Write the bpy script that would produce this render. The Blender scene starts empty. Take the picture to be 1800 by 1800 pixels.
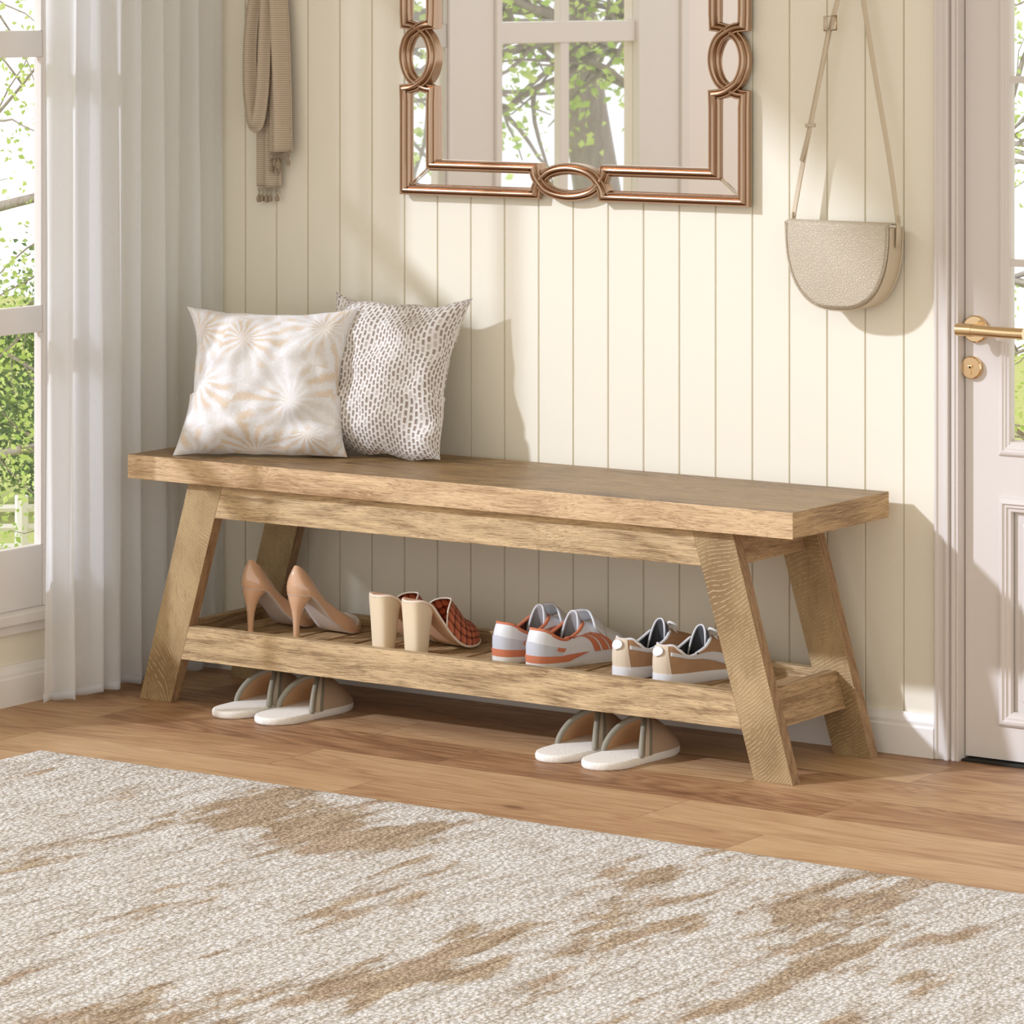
import bpy, math, random
from mathutils import Vector, Matrix, noise as MN
random.seed(7)
S = bpy.context.scene
COL = S.collection
PI = math.pi
# ------------------------------------------------------------------ camera
cd = bpy.data.cameras.new('camera'); cam = bpy.data.objects.new('camera', cd); COL.objects.link(cam)
F_PX, TH, HZ = 6826.93, 0.5975, -27.81
cd.sensor_width = 36.0; cd.sensor_fit = 'HORIZONTAL'; cd.lens = F_PX/1800*36.0
cd.shift_y = -(900-HZ)/1800.0
cd.clip_start = .1; cd.clip_end = 300
cam.location = (3.9589, -5.9872, 1.3421); cam.rotation_euler = (PI/2, 0, TH)
S.camera = cam
# ------------------------------------------------------------------ view, sky, sun
S.view_settings.view_transform = 'Standard'; S.view_settings.look = 'None'
S.view_settings.gamma = 1.0; S.view_settings.use_curve_mapping = False
S.view_settings.exposure = 0.0
W = bpy.data.worlds.new('sky'); S.world = W; W.use_nodes = True
wt = W.node_tree; wt.nodes.clear()
wo = wt.nodes.new('ShaderNodeOutputWorld'); wb = wt.nodes.new('ShaderNodeBackground')
tc = wt.nodes.new('ShaderNodeTexCoord'); sx = wt.nodes.new('ShaderNodeSeparateXYZ')
wr = wt.nodes.new('ShaderNodeValToRGB')
wt.links.new(tc.outputs['Generated'], sx.inputs[0]); wt.links.new(sx.outputs['Z'], wr.inputs[0])
cr = wr.color_ramp; cr.elements[0].position = 0.0; cr.elements[0].color = (.98, .99, 1.0, 1)
cr.elements[1].position = .75; cr.elements[1].color = (.74, .675, .55, 1)
e = cr.elements.new(.25); e.color = (.95, .905, .81, 1)
wb.inputs['Strength'].default_value = 1.38
wt.links.new(wr.outputs[0], wb.inputs[0]); wt.links.new(wb.outputs[0], wo.inputs[0])
sd = bpy.data.lights.new('sun', 'SUN'); sun = bpy.data.objects.new('sun', sd); COL.objects.link(sun)
sd.energy = 2.6; sd.angle = math.radians(2.4); sd.color = (.87, .94, 1.12)
SUN = Vector((.85, 1, -.69)).normalized()
sun.rotation_euler = SUN.to_track_quat('-Z', 'Y').to_euler(); sun.location = (-3, -5, 6)

# ------------------------------------------------------------------ node helper
class Mat:
    def __init__(s, name, rough=.6, col=None, metal=0, spec=.5):
        s.m = bpy.data.materials.new(name); s.m.use_nodes = True
        s.t = s.m.node_tree; s.N = s.t.nodes
        s.b = s.N['Principled BSDF']; s.out = s.N['Material Output']
        s.b.inputs['Roughness'].default_value = rough; s.b.inputs['Metallic'].default_value = metal
        s.b.inputs['Specular IOR Level'].default_value = spec
        if col: s.b.inputs['Base Color'].default_value = (*col, 1)
        s._tc = None
    def put(s, sock, v):
        if hasattr(v, 'is_output') or isinstance(v, bpy.types.NodeSocket): s.t.links.new(v, sock)
        elif isinstance(v, (tuple, list)):
            if sock.type == 'RGBA' and len(v) == 3: v = (*v, 1)
            sock.default_value = v
        else: sock.default_value = v
    def tc(s, k='Object'):
        if not s._tc: s._tc = s.N.new('ShaderNodeTexCoord')
        return s._tc.outputs[k]
    def map(s, sc=(1, 1, 1), loc=(0, 0, 0), rot=(0, 0, 0), k='Object', v=None):
        n = s.N.new('ShaderNodeMapping'); s.put(n.inputs['Vector'], v if v is not None else s.tc(k))
        n.inputs['Scale'].default_value = sc; n.inputs['Location'].default_value = loc; n.inputs['Rotation'].default_value = rot
        return n.outputs[0]
    def noise(s, v, scale=5, detail=3, rough=.5, dist=0, out=0):
        n = s.N.new('ShaderNodeTexNoise'); s.put(n.inputs['Vector'], v)
        n.inputs['Scale'].default_value = scale; n.inputs['Detail'].default_value = detail
        n.inputs['Roughness'].default_value = rough; n.inputs['Distortion'].default_value = dist
        return n.outputs[out]
    def vor(s, v, scale=5, rnd=1, feat='F1', out='Distance'):
        n = s.N.new('ShaderNodeTexVoronoi'); s.put(n.inputs['Vector'], v); n.feature = feat
        n.inputs['Scale'].default_value = scale; n.inputs['Randomness'].default_value = rnd
        return n.outputs[out]
    def ma(s, op, a, b=0.0, c=0.0, clamp=False):
        n = s.N.new('ShaderNodeMath'); n.operation = op; n.use_clamp = clamp
        s.put(n.inputs[0], a); s.put(n.inputs[1], b); s.put(n.inputs[2], c); return n.outputs[0]
    def ss(s, v, a, b, c=0.0, d=1.0):
        n = s.N.new('ShaderNodeMapRange'); n.interpolation_type = 'SMOOTHSTEP'
        for i, x in enumerate((v, a, b, c, d)): s.put(n.inputs[i], x)
        return n.outputs[0]
    def sep(s, v):
        n = s.N.new('ShaderNodeSeparateXYZ'); s.put(n.inputs[0], v); return n.outputs
    def comb(s, x, y, z=0.0):
        n = s.N.new('ShaderNodeCombineXYZ'); s.put(n.inputs[0], x); s.put(n.inputs[1], y); s.put(n.inputs[2], z); return n.outputs[0]
    def mix(s, f, a, b, mode='MIX'):
        n = s.N.new('ShaderNodeMix'); n.data_type = 'RGBA'; n.blend_type = mode
        s.put(n.inputs[0], f); s.put(n.inputs[6], a); s.put(n.inputs[7], b); return n.outputs[2]
    def ramp(s, f, stops):
        n = s.N.new('ShaderNodeValToRGB'); s.put(n.inputs[0], f); r = n.color_ramp
        while len(r.elements) < len(stops): r.elements.new(.5)
        for e, (p, c) in zip(r.elements, stops): e.position = p; e.color = (*c, 1)
        return n.outputs[0]
    def white(s, v):
        n = s.N.new('ShaderNodeTexWhiteNoise'); n.noise_dimensions = '3D'; s.put(n.inputs[0], v); return n.outputs[0]
    def bump(s, h, st=.3, d=.01, prev=None):
        n = s.N.new('ShaderNodeBump'); n.inputs['Strength'].default_value = st; n.inputs['Distance'].default_value = d
        s.put(n.inputs['Height'], h)
        if prev is not None: s.put(n.inputs['Normal'], prev)
        s.t.links.new(n.outputs[0], s.b.inputs['Normal']); return n.outputs[0]
    def col(s, c): s.put(s.b.inputs['Base Color'], c); return s
    def rgh(s, c): s.put(s.b.inputs['Roughness'], c); return s

def hsv(c): return c
def lin(r, g, b):
    f = lambda x: ((x/255+.055)/1.055)**2.4 if x > 10 else x/255/12.92
    return (f(r), f(g), f(b))

# ------------------------------------------------------------------ geometry helper
def tag(o, label=None, cat=None, group=None, kind=None):
    for k, v in (('label', label), ('category', cat), ('group', group), ('kind', kind)):
        if v: o[k] = v
    return o
def empty(name, loc, rz=0, **kw):
    o = bpy.data.objects.new(name, None); COL.objects.link(o); o.empty_display_size = .05
    o.location = loc; o.rotation_euler = (0, 0, rz); return tag(o, **kw)
ROOT = {}
def mk(name, vs, fs, mat, par=None, org=None, smooth=False, uv=None, bev=0, sol=0, ang=None, solo=-1):
    """one mesh object; vs in world coordinates are shifted by org"""
    o_ = Vector(org) if org is not None else Vector((0, 0, 0))
    me = bpy.data.meshes.new(name)
    me.from_pydata([tuple(Vector(v)-o_) for v in vs], [], fs); me.update()
    if uv:
        l = me.uv_layers.new(name='UV')
        for lo in me.loops: l.data[lo.index].uv = uv[lo.vertex_index]
    ms = mat if isinstance(mat, (list, tuple)) else [mat]
    for m in ms: me.materials.append(m.m if isinstance(m, Mat) else m)
    if smooth:
        for p in me.polygons: p.use_smooth = True
        if ang: me.set_sharp_from_angle(angle=math.radians(ang))
    o = bpy.data.objects.new(name, me); COL.objects.link(o)
    if par: o.parent = par
    elif org is not None: o.location = org
    if sol:
        q = o.modifiers.new('sol', 'SOLIDIFY'); q.thickness = sol; q.offset = solo
    if bev:
        q = o.modifiers.new('bev', 'BEVEL'); q.width = bev; q.segments = 2; q.limit_method = 'ANGLE'; q.angle_limit = math.radians(35)
        q.harden_normals = False
    return o
class MB:
    def __init__(s): s.v = []; s.f = []; s.uv = []
    def add(s, vs, fs, uv=None):
        n = len(s.v); s.v += [tuple(v) for v in vs]; s.f += [tuple(i+n for i in f) for f in fs]
        s.uv += uv if uv else [(0, 0)]*len(vs); return s
    def box(s, x0, x1, y0, y1, z0, z1):
        return s.hexa([(x0, y0), (x1, y0), (x1, y1), (x0, y1)], z0, z1)
    def hexa(s, poly, z0, z1, ax='z'):
        n = len(poly)
        P = {'z': lambda a, b, t: (a, b, t), 'y': lambda a, b, t: (a, t, b), 'x': lambda a, b, t: (t, a, b)}[ax]
        vs = [P(a, b, z0) for a, b in poly]+[P(a, b, z1) for a, b in poly]
        fs = [tuple(range(n))[::-1], tuple(range(n, 2*n))]+[(i, (i+1) % n, n+(i+1) % n, n+i) for i in range(n)]
        if ax == 'y': fs = [f[::-1] for f in fs]
        return s.add(vs, fs)
    def tube(s, pts, r, n=10, closed=False, cap=True, flat=None, up=None):
        """r: number or list; flat=(w,t) makes a strap of that width (along up) and thickness"""
        pts = [Vector(p) for p in pts]; m = len(pts); base = len(s.v); prev = None
        for i, p in enumerate(pts):
            if closed: t = pts[(i+1) % m]-pts[i-1]
            else: t = pts[min(i+1, m-1)]-pts[max(i-1, 0)]
            t.normalize()
            if up is not None: a = Vector(up) - t*t.dot(Vector(up))
            elif prev is None:
                a = Vector((0, 0, 1)) if abs(t.z) < .9 else Vector((1, 0, 0)); a = a-t*t.dot(a)
            else: a = prev-t*t.dot(prev)
            a.normalize(); prev = a; b = t.cross(a)
            ri = r[i] if isinstance(r, (list, tuple)) else r
            for k in range(n):
                c, d = math.cos(2*PI*k/n), math.sin(2*PI*k/n)
                if flat:
                    w, h = flat; e = .35
                    c = math.copysign(abs(c)**e, c)*w/2; d = math.copysign(abs(d)**e, d)*h/2
                    s.v.append(tuple(p+a*c+b*d))
                else: s.v.append(tuple(p+(a*c+b*d)*ri))
                s.uv.append((k/n, i/m))
        for i in range(m if closed else m-1):
            for k in range(n):
                A = base+i*n; B = base+((i+1) % m)*n
                s.f.append((A+k, A+(k+1) % n, B+(k+1) % n, B+k))
        if cap and not closed:
            s.f.append(tuple(base+k for k in range(n))[::-1]); s.f.append(tuple(base+(m-1)*n+k for k in range(n)))
        return s
    def loft(s, rings, cap=True):
        n = len(rings[0]); b = len(s.v)
        for i, r in enumerate(rings):
            for k, p in enumerate(r): s.v.append(tuple(p)); s.uv.append((k/n, i/len(rings)))
        for i in range(len(rings)-1):
            for k in range(n): s.f.append((b+i*n+k, b+i*n+(k+1) % n, b+(i+1)*n+(k+1) % n, b+(i+1)*n+k))
        if cap: s.f.append(tuple(b+k for k in range(n))[::-1]); s.f.append(tuple(b+(len(rings)-1)*n+k for k in range(n)))
        return s
    def grid(s, fn, nu, nv, cu=False, flip=False):
        b = len(s.v); U = nu if cu else nu+1
        for j in range(nv+1):
            for i in range(U):
                s.v.append(tuple(fn(i/nu, j/nv))); s.uv.append((i/nu, j/nv))
        for j in range(nv):
            for i in range(nu):
                a, c = b+j*U+i, b+j*U+(i+1) % U
                f = (a, c, c+U, a+U); s.f.append(f[::-1] if flip else f)
        return s
    def build(s, name, mat, par=None, **kw): return mk(name, s.v, s.f, mat, par, uv=s.uv, **kw)
def box(name, b, mat, par=None, bev=0, org=None, **kw): return MB().box(*b).build(name, mat, par, bev=bev, org=org, **kw)
def crv(tab, t):
    """piecewise smooth interpolation of a table of (t, value)"""
    if t <= tab[0][0]: return tab[0][1]
    for (a, x), (b, y) in zip(tab, tab[1:]):
        if t <= b:
            k = (t-a)/(b-a); return x+(y-x)*k
    return tab[-1][1]
def cat(pts, n, closed=False):
    pts = [Vector(p) for p in pts]; m = len(pts); R = []
    for i in range(m if closed else m-1):
        g = (lambda j: pts[j % m]) if closed else (lambda j: pts[max(0, min(m-1, j))])
        a, b, c, d = g(i-1), g(i), g(i+1), g(i+2)
        for k in range(n):
            t = k/n
            R.append(.5*((2*b)+(c-a)*t+(2*a-5*b+4*c-d)*t*t+(3*b-a-3*c+d)*t**3))
    if not closed: R.append(pts[-1])
    return R
def copy_tree(o, loc, label=None):
    c = o.copy(); COL.objects.link(c); c.location = loc
    if label: c['label'] = label
    for ch in list(o.children):
        d = ch.copy(); COL.objects.link(d); d.parent = c
        for g in list(ch.children):
            e = g.copy(); COL.objects.link(e); e.parent = d
    return c
def st(o): o['kind'] = 'structure'; return o

# ------------------------------------------------------------------ materials
def m_wall():
    g = Mat('cream_panelling', .55, spec=.35)
    n = g.noise(g.map((1, 1, 1)), 3, 2)
    g.col(g.mix(n, (.82, .77, .64), (.845, .795, .665)))
    f = g.noise(g.map((1, 1, .25)), 400, 2); g.bump(f, .08, .002); return g
def m_paint(name, c, r=.45, grain=0):
    g = Mat(name, r, spec=.4); n = g.noise(g.map((1, 1, 1)), 6, 2)
    c2 = tuple(x*.965 for x in c); g.col(g.mix(n, c, c2))
    if grain: f = g.noise(g.map(grain), 60, 4); g.bump(f, .25, .002)
    return g
def m_oak(name, axis=0, light=(.60, .43, .235), dark=(.25, .15, .068), seed=0, sc=1, rough=.5, bump=.5, rings=26, warp=.05):
    g = Mat(name, rough, spec=.35)
    k = [1.0, 1.0, 1.0]; k[axis] = .30
    w = g.ma('MULTIPLY', g.ma('SUBTRACT', g.noise(g.map(tuple(k), loc=(seed*3.1, seed*1.7, seed*.9)), 7*sc, 2, .5), .5), warp)
    c = list(g.sep(g.tc())); cc = [g.ma('ADD', x, w) if i != axis else x for i, x in enumerate(c)]
    def vec(st):
        q = list(cc); q[axis] = g.ma('MULTIPLY', q[axis], st); return g.comb(*q)
    off = lambda v, d: g.map((1, 1, 1), loc=(d+seed, d*.7, seed*2), v=v)
    med = g.noise(off(vec(.05), 1), 130, 3, .6); fine = g.noise(off(vec(.032), 2), 480, 3, .72)
    big = g.noise(g.map(tuple(k), loc=(seed, seed*2, 1)), 5, 3, .6)
    n = g.noise(off(vec(.10), 5), 6, 1); tri = g.ma('ABSOLUTE', g.ma('SUBTRACT', g.ma('MULTIPLY', g.ma('FRACT', g.ma('MULTIPLY', n, rings)), 2.0), 1.0))
    a = g.ma('ADD', g.ma('MULTIPLY', med, .27), g.ma('MULTIPLY', fine, .46))
    a = g.ma('ADD', g.ma('ADD', a, g.ma('MULTIPLY', big, .30)), g.ma('MULTIPLY', g.ma('SUBTRACT', tri, .5), .10))
    mid = tuple(x*.6+y*.4 for x, y in zip(light, dark))
    col = g.ramp(a, [(.41, dark), (.50, mid), (.58, light), (.70, tuple(min(1, x*1.16) for x in light))])
    pore = g.ss(g.noise(off(vec(.035), 3), 900, 2, .6), .575, .65)
    kn = g.vor(g.map(tuple(1 if i != axis else .42 for i in range(3)), loc=(seed*1.3, seed*.37, seed*.2)), 3.4, 1)
    col = g.mix(g.ma('MULTIPLY', g.ss(kn, .02, .16, 1, 0), .45), col, dark)
    col = g.mix(g.ma('MULTIPLY', pore, .55), col, tuple(x*.75 for x in dark))
    g.col(col)
    g.bump(g.ma('SUBTRACT', g.ma('ADD', g.ma('MULTIPLY', tri, .3), g.ma('MULTIPLY', fine, .9)), g.ma('MULTIPLY', pore, .8)), bump, .0014); return g
def m_saw(name, cx, cz, light=(.46, .325, .165), dark=(.24, .15, .068), seed=0):
    """legs: curved saw and growth marks running across the board"""
    g = Mat(name, .55, spec=.3)
    w = g.noise(g.map((1, 1, .8), loc=(seed, seed, 0)), 6, 2, .5)
    w2 = g.noise(g.map((1, 1, .5), loc=(0, seed, 0)), 60, 2)
    x, y, z = g.sep(g.map((1, 1, 1), loc=(-cx, 0, -cz)))
    d = g.ma('SQRT', g.ma('ADD', g.ma('MULTIPLY', x, x), g.ma('MULTIPLY', z, z)))
    d = g.ma('ADD', g.ma('ADD', d, g.ma('MULTIPLY', w, .09)), g.ma('MULTIPLY', w2, .0035))
    fr = g.ma('FRACT', g.ma('MULTIPLY', d, 165))
    tri = g.ma('ABSOLUTE', g.ma('SUBTRACT', g.ma('MULTIPLY', fr, 2.0), 1.0))
    line = g.ma('MULTIPLY', g.ss(tri, .55, .95), g.ss(g.noise(g.map((1, 1, 1)), 90, 2, .6), .36, .56))
    big = g.noise(g.map((1, 1, .6), loc=(seed, 0, 0)), 8, 3)
    gr = g.noise(g.map((1, 1, .12)), 260, 2)
    base = g.mix(g.ss(big, .3, .7), dark, light)
    base = g.mix(g.ma('MULTIPLY', line, .5), base, (.66, .50, .28))
    base = g.mix(g.ma('MULTIPLY', g.ss(gr, .55, .7), .35), base, dark)
    g.col(base); g.bump(g.ma('ADD', line, g.ma('MULTIPLY', gr, .5)), .55, .0014); return g
def m_floor():
    g = Mat('oak_floor_planks', .42, spec=.4)
    x, y, z = g.sep(g.tc())
    PW, PL = .1605, .755
    row = g.ma('FLOOR', g.ma('DIVIDE', g.ma('ADD', y, .537+PW*20), PW))
    par = g.ma('MODULO', row, 2)
    xs = g.ma('ADD', g.ma('ADD', x, 12*PL-.085), g.ma('MULTIPLY', par, .235))
    idx = g.ma('FLOOR', g.ma('DIVIDE', xs, PL))
    rnd = g.white(g.comb(idx, row, 3.0)); rnd2 = g.white(g.comb(row, idx, 9.0))
    fy = g.ma('FRACT', g.ma('DIVIDE', g.ma('ADD', y, .537+PW*20), PW)); fx = g.ma('FRACT', g.ma('DIVIDE', xs, PL))
    ey = g.ma('MULTIPLY', g.ma('MINIMUM', fy, g.ma('SUBTRACT', 1.0, fy)), PW)
    ex = g.ma('MULTIPLY', g.ma('MINIMUM', fx, g.ma('SUBTRACT', 1.0, fx)), PL)
    ed = g.ma('MINIMUM', ex, ey); seam = g.ss(ed, .0004, .0014, 1.0, 0.0)
    v = g.comb(g.ma('ADD', g.ma('MULTIPLY', x, .16), g.ma('MULTIPLY', rnd, 17.0)), g.ma('ADD', y, g.ma('MULTIPLY', rnd2, 9.0)), 0.0)
    n = g.noise(v, 5, 3, .5, .6)
    fr = g.ma('FRACT', g.ma('MULTIPLY', n, 24)); tri = g.ma('ABSOLUTE', g.ma('SUBTRACT', g.ma('MULTIPLY', fr, 2.0), 1.0))
    f2 = g.noise(g.comb(g.ma('MULTIPLY', x, .06), g.ma('ADD', y, rnd), 0.0), 160, 4, .65)
    big = g.noise(v, 2.6, 4, .6)
    a = g.ma('ADD', g.ma('MULTIPLY', tri, .10), g.ma('MULTIPLY', f2, .38))
    a = g.ma('ADD', g.ma('ADD', a, g.ma('MULTIPLY', big, .58)), g.ma('MULTIPLY', g.ma('SUBTRACT', rnd, .5), .10))
    c = g.ramp(a, [(.34, (.20, .095, .042)), (.46, (.37, .20, .10)), (.58, (.52, .325, .17)), (.72, (.63, .43, .245))])
    kn = g.vor(g.comb(g.ma('ADD', g.ma('MULTIPLY', x, .45), g.ma('MULTIPLY', rnd, 5.0)), y, 0.0), 4.2, 1)
    c = g.mix(g.ss(kn, .02, .06, .85, 0.0), c, (.13, .055, .025))
    c = g.mix(g.ma('MULTIPLY', g.ss(kn, .05, .17, 1.0, 0.0), .35), c, (.26, .12, .055))
    c = g.mix(g.ma('MULTIPLY', seam, .55), c, (.16, .08, .035))
    g.col(c); g.rgh(g.ma('ADD', .36, g.ma('MULTIPLY', f2, .22)))
    g.bump(g.ma('SUBTRACT', g.ma('MULTIPLY', f2, .4), g.ma('MULTIPLY', seam, 1.2)), .35, .0012); return g
def m_rug():
    g = Mat('woven_rug', .95, spec=.1)
    v = g.map((1, .34, 1), rot=(0, 0, math.radians(-4)))
    big = g.noise(v, 6.5, 4, .55, .4)
    med = g.noise(g.map((1, .22, 1)), 26, 3, .6)
    mask = g.noise(g.map((.9, .8, 1), loc=(.33, 4.15, 0)), 1.7, 1)
    fac = g.ma('ADD', g.ma('ADD', g.ma('MULTIPLY', big, .62), g.ma('MULTIPLY', med, .36)), g.ma('MULTIPLY', mask, .42))
    fac = g.ss(g.ma('ADD', fac, g.ma('MULTIPLY', g.ma('SUBTRACT', g.noise(g.map((1, .5, 1)), 120, 2, .7), .5), .10)), .718, .785)
    row = g.noise(g.map((1, .12, 1)), 70, 3, .6)
    sp = g.noise(g.map((1, .7, 1)), 330, 2, .7)
    sp2 = g.noise(g.map((1, 1, 1)), 150, 2, .7)
    base = g.ramp(g.ma('ADD', g.ma('MULTIPLY', row, .55), g.ma('MULTIPLY', sp, .45)), [(.33, (.42, .35, .28)), (.43, (.68, .62, .55)), (.52, (.83, .80, .765)), (.64, (.90, .885, .865))])
    brn = g.ramp(g.ma('ADD', g.ma('MULTIPLY', sp, .6), g.ma('MULTIPLY', row, .4)), [(.38, (.20, .12, .06)), (.47, (.42, .29, .17)), (.56, (.58, .43, .27)), (.66, (.70, .55, .37))])
    hue = g.noise(g.map((1, .5, 1)), 14, 2)
    brn = g.mix(g.ma('MULTIPLY', g.ss(hue, .5, .65), .35), brn, (.50, .33, .24))
    c = g.mix(g.ma('MULTIPLY', fac, .86), base, brn)
    cell = g.vor(g.map((1, .6, 1)), 150, .8)
    c = g.mix(g.ma('MULTIPLY', g.ss(cell, .42, .68), .38), c, (.22, .17, .13))
    g.col(c)
    h = g.ma('ADD', g.ma('ADD', g.ma('MULTIPLY', cell, -1.0), g.ma('MULTIPLY', sp, .7)), g.ma('MULTIPLY', row, .5))
    g.bump(h, .9, .006); return g
def m_glass():
    g = Mat('window_glass', 0); n = g.N
    n.remove(g.b); tr = n.new('ShaderNodeBsdfTransparent'); gl = n.new('ShaderNodeBsdfGlossy'); gl.inputs['Roughness'].default_value = .01
    mx = n.new('ShaderNodeMixShader'); mx.inputs[0].default_value = .05
    g.t.links.new(tr.outputs[0], mx.inputs[1]); g.t.links.new(gl.outputs[0], mx.inputs[2])
    g.t.links.new(mx.outputs[0], g.out.inputs[0]); return g
def m_sheer():
    g = Mat('sheer_voile', .8); n = g.N
    g.b.inputs['Specular IOR Level'].default_value = .1
    g.col((.95, .965, .99)); tr = n.new('ShaderNodeBsdfTransparent'); tl = n.new('ShaderNodeBsdfTranslucent')
    tl.inputs[0].default_value = (.95, .965, .99, 1)
    m1 = n.new('ShaderNodeMixShader'); m2 = n.new('ShaderNodeMixShader'); m1.inputs[0].default_value = .58
    lw = n.new('ShaderNodeLayerWeight'); lw.inputs[0].default_value = .35
    th = g.noise(g.map((300, 300, 40)), 2, 2)
    op = g.ma('ADD', g.ma('ADD', .74, g.ma('MULTIPLY', lw.outputs['Facing'], .20)), g.ma('MULTIPLY', th, .06))
    g.t.links.new(g.b.outputs[0], m1.inputs[1]); g.t.links.new(tl.outputs[0], m1.inputs[2])
    g.put(m2.inputs[0], op); g.t.links.new(tr.outputs[0], m2.inputs[1]); g.t.links.new(m1.outputs[0], m2.inputs[2])
    g.t.links.new(m2.outputs[0], g.out.inputs[0]); return g
def m_weave(name, c1, c2, nu, nv, bump=.8, dist=.002, rough=.5, k='UV'):
    g = Mat(name, rough, spec=.4)
    u, v, _ = g.sep(g.map((nu, nv, 1), k=k))
    ck = g.ma('MODULO', g.ma('ADD', g.ma('FLOOR', u), g.ma('FLOOR', v)), 2)
    au = g.ma('ABSOLUTE', g.ma('SINE', g.ma('MULTIPLY', u, PI))); av = g.ma('ABSOLUTE', g.ma('SINE', g.ma('MULTIPLY', v, PI)))
    pu = g.ma('MULTIPLY', g.ma('POWER', au, .35), g.ma('ADD', .45, g.ma('MULTIPLY', av, .55)))
    pv = g.ma('MULTIPLY', g.ma('POWER', av, .35), g.ma('ADD', .45, g.ma('MULTIPLY', au, .55)))
    h = g.ma('ADD', g.ma('MULTIPLY', ck, pu), g.ma('MULTIPLY', g.ma('SUBTRACT', 1.0, ck), pv))
    g.col(g.mix(g.ss(h, .34, .72), c2, c1)); g.bump(h, bump, dist); return g

WALL = m_wall()
TRIM = m_paint('white_trim_paint', (.86, .83, .79))
SASH = m_paint('window_paint', (.78, .74, .70), grain=(1, .15, .15))
DOORP = m_paint('door_paint', (.705, .65, .605), .4)
FLOORM = m_floor(); RUG = m_rug(); GLASS = m_glass(); SHEER = m_sheer()
BRASS = Mat('brushed_brass', .16, (.80, .60, .36), 1)
DARK = Mat('door_gap_shade', .9, (.02, .015, .01))

# ------------------------------------------------------------------ structure
X0 = -.8835; XD = .777
st(box('floor', (-3.2, 4.2, -7.2, .1, -.05, 0), FLOORM))
# back wall: v-groove boards as one profile
prof = [(X0-.12, 0.)]; gx = -.7458-.0767*2
while gx < XD-.01:
    if gx > X0+.005: prof += [(gx-.0019, 0.), (gx-.0008, .0045), (gx+.0008, .0045), (gx+.0019, 0.)]
    gx += .0767
prof += [(XD+.02, 0.), (XD+.02, .12), (X0-.12, .12)]
wall = st(MB().hexa(prof, 0, 2.3).build('wall_back', WALL))
st(MB().box(1.72, 4.2, 0, .12, 0, 2.3).box(XD+.02, 1.72, 0, .12, 2.06, 2.3).build('wall_back_beside_door', WALL)).name = 'wall_right'
# unseen ceiling, placed to shade the upper right wall and bounce warm fill
st(box('shading_ceiling', (-1.05, 4.2, -2.4, .12, 2.3, 2.4), m_paint('ceiling_bounce_paint', (.88, .84, .76))))
# left wall with window opening
WY0, WY1 = -.438, -.904      # glass from .. to ..
LE = -.918
lw = MB().box(X0-.034, X0, LE, 0, 0, .150).box(X0-.034, X0, -.385, 0, .150, 2.3).box(X0-.034, X0, LE, -.385, 2.1, 2.3)
st(lw.build('wall_left', WALL))
w1 = st(empty('window_1', (X0-.03, -.66, .15)))
xo, xi = X0-.030, X0-.004
rails = [(.171, .287), (.687, .737), (1.205, 1.255), (1.70, 1.75), (2.04, 2.1)]
fr = MB().box(xo, xi, WY0+.006, -.385, .171, 2.1).box(xo, xi, LE, WY1-.006, .171, 2.1)
for a, b in rails: fr.box(xo+.004, xi-.004, WY1-.006, WY0+.006, a, b)
fr.build('window_frame', SASH, w1, bev=.002, org=w1.location)
bd = MB()
for (a, b), (c, d) in zip(rails, rails[1:]):   # thin glazing beads
    for yy in (WY0, WY1): bd.box(xi-.012, xi-.003, min(yy, yy+.006 if yy == WY0 else yy-.006), max(yy, yy+.006 if yy == WY0 else yy-.006), b, c)
bd.build('glazing_bead', SASH, w1, org=w1.location)
for (a, b), (c, d) in zip(rails, rails[1:]):
    box('pane', (xi-.012, xi-.010, WY1, WY0, b-.004, c+.004), GLASS, w1, org=w1.location)
MB().box(X0-.07, X0+.022, LE, -.36, .150, .171).box(X0-.001, X0+.012, LE, -.366, .131, .150).build('window_sill', SASH, w1, bev=.003, org=w1.location)
st(box('trim_1', (X0-.001, X0+.012, -.385, -.335, .171, 2.15), SASH, bev=.003))
# baseboards
bp = [(0, 0), (.014, 0), (.014, .050), (.0115, .054), (.0115, .060), (.007, .068), (.005, .0745), (0, .0745)]
bb = MB()
bb.add([(X0, -d, z) for d, z in bp]+[(XD, -d, z) for d, z in bp],
       [(i, (i+1) % 8, 8+(i+1) % 8, 8+i) for i in range(8)]+[tuple(range(8))[::-1], tuple(range(8, 16))])
st(bb.build('baseboard_back', TRIM))
bb = MB()
bb.add([(X0+d, 0, z) for d, z in bp]+[(X0+d, LE, z) for d, z in bp],
       [(i, (i+1) % 8, 8+(i+1) % 8, 8+i) for i in range(8)]+[tuple(range(8))[::-1], tuple(range(8, 16))])
st(bb.build('baseboard_left', TRIM))
# door casing: stepped, fluted profile
cp = [(XD-.001, .0), (XD-.001, -.010), (XD+.002, -.014), (XD+.006, -.014), (XD+.008, -.011), (XD+.018, -.011), (XD+.020, -.014), (XD+.025, -.016),
      (XD+.029, -.016), (XD+.030, -.006), (XD+.033, -.006), (XD+.034, -.012), (XD+.040, -.012), (XD+.042, -.009), (XD+.0435, -.012), (XD+.047, -.012), (XD+.048, .012), (XD+.048, .05), (XD, .05)]
st(MB().hexa(cp, 0, 2.06).box(XD-.001, 1.75, -.014, .05, 2.06, 2.12).build('trim_2', DOORP, bev=.0008))
st(MB().box(1.70, 1.75, -.014, .05, 0, 2.06).build('trim_3', DOORP, bev=.002))
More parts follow.
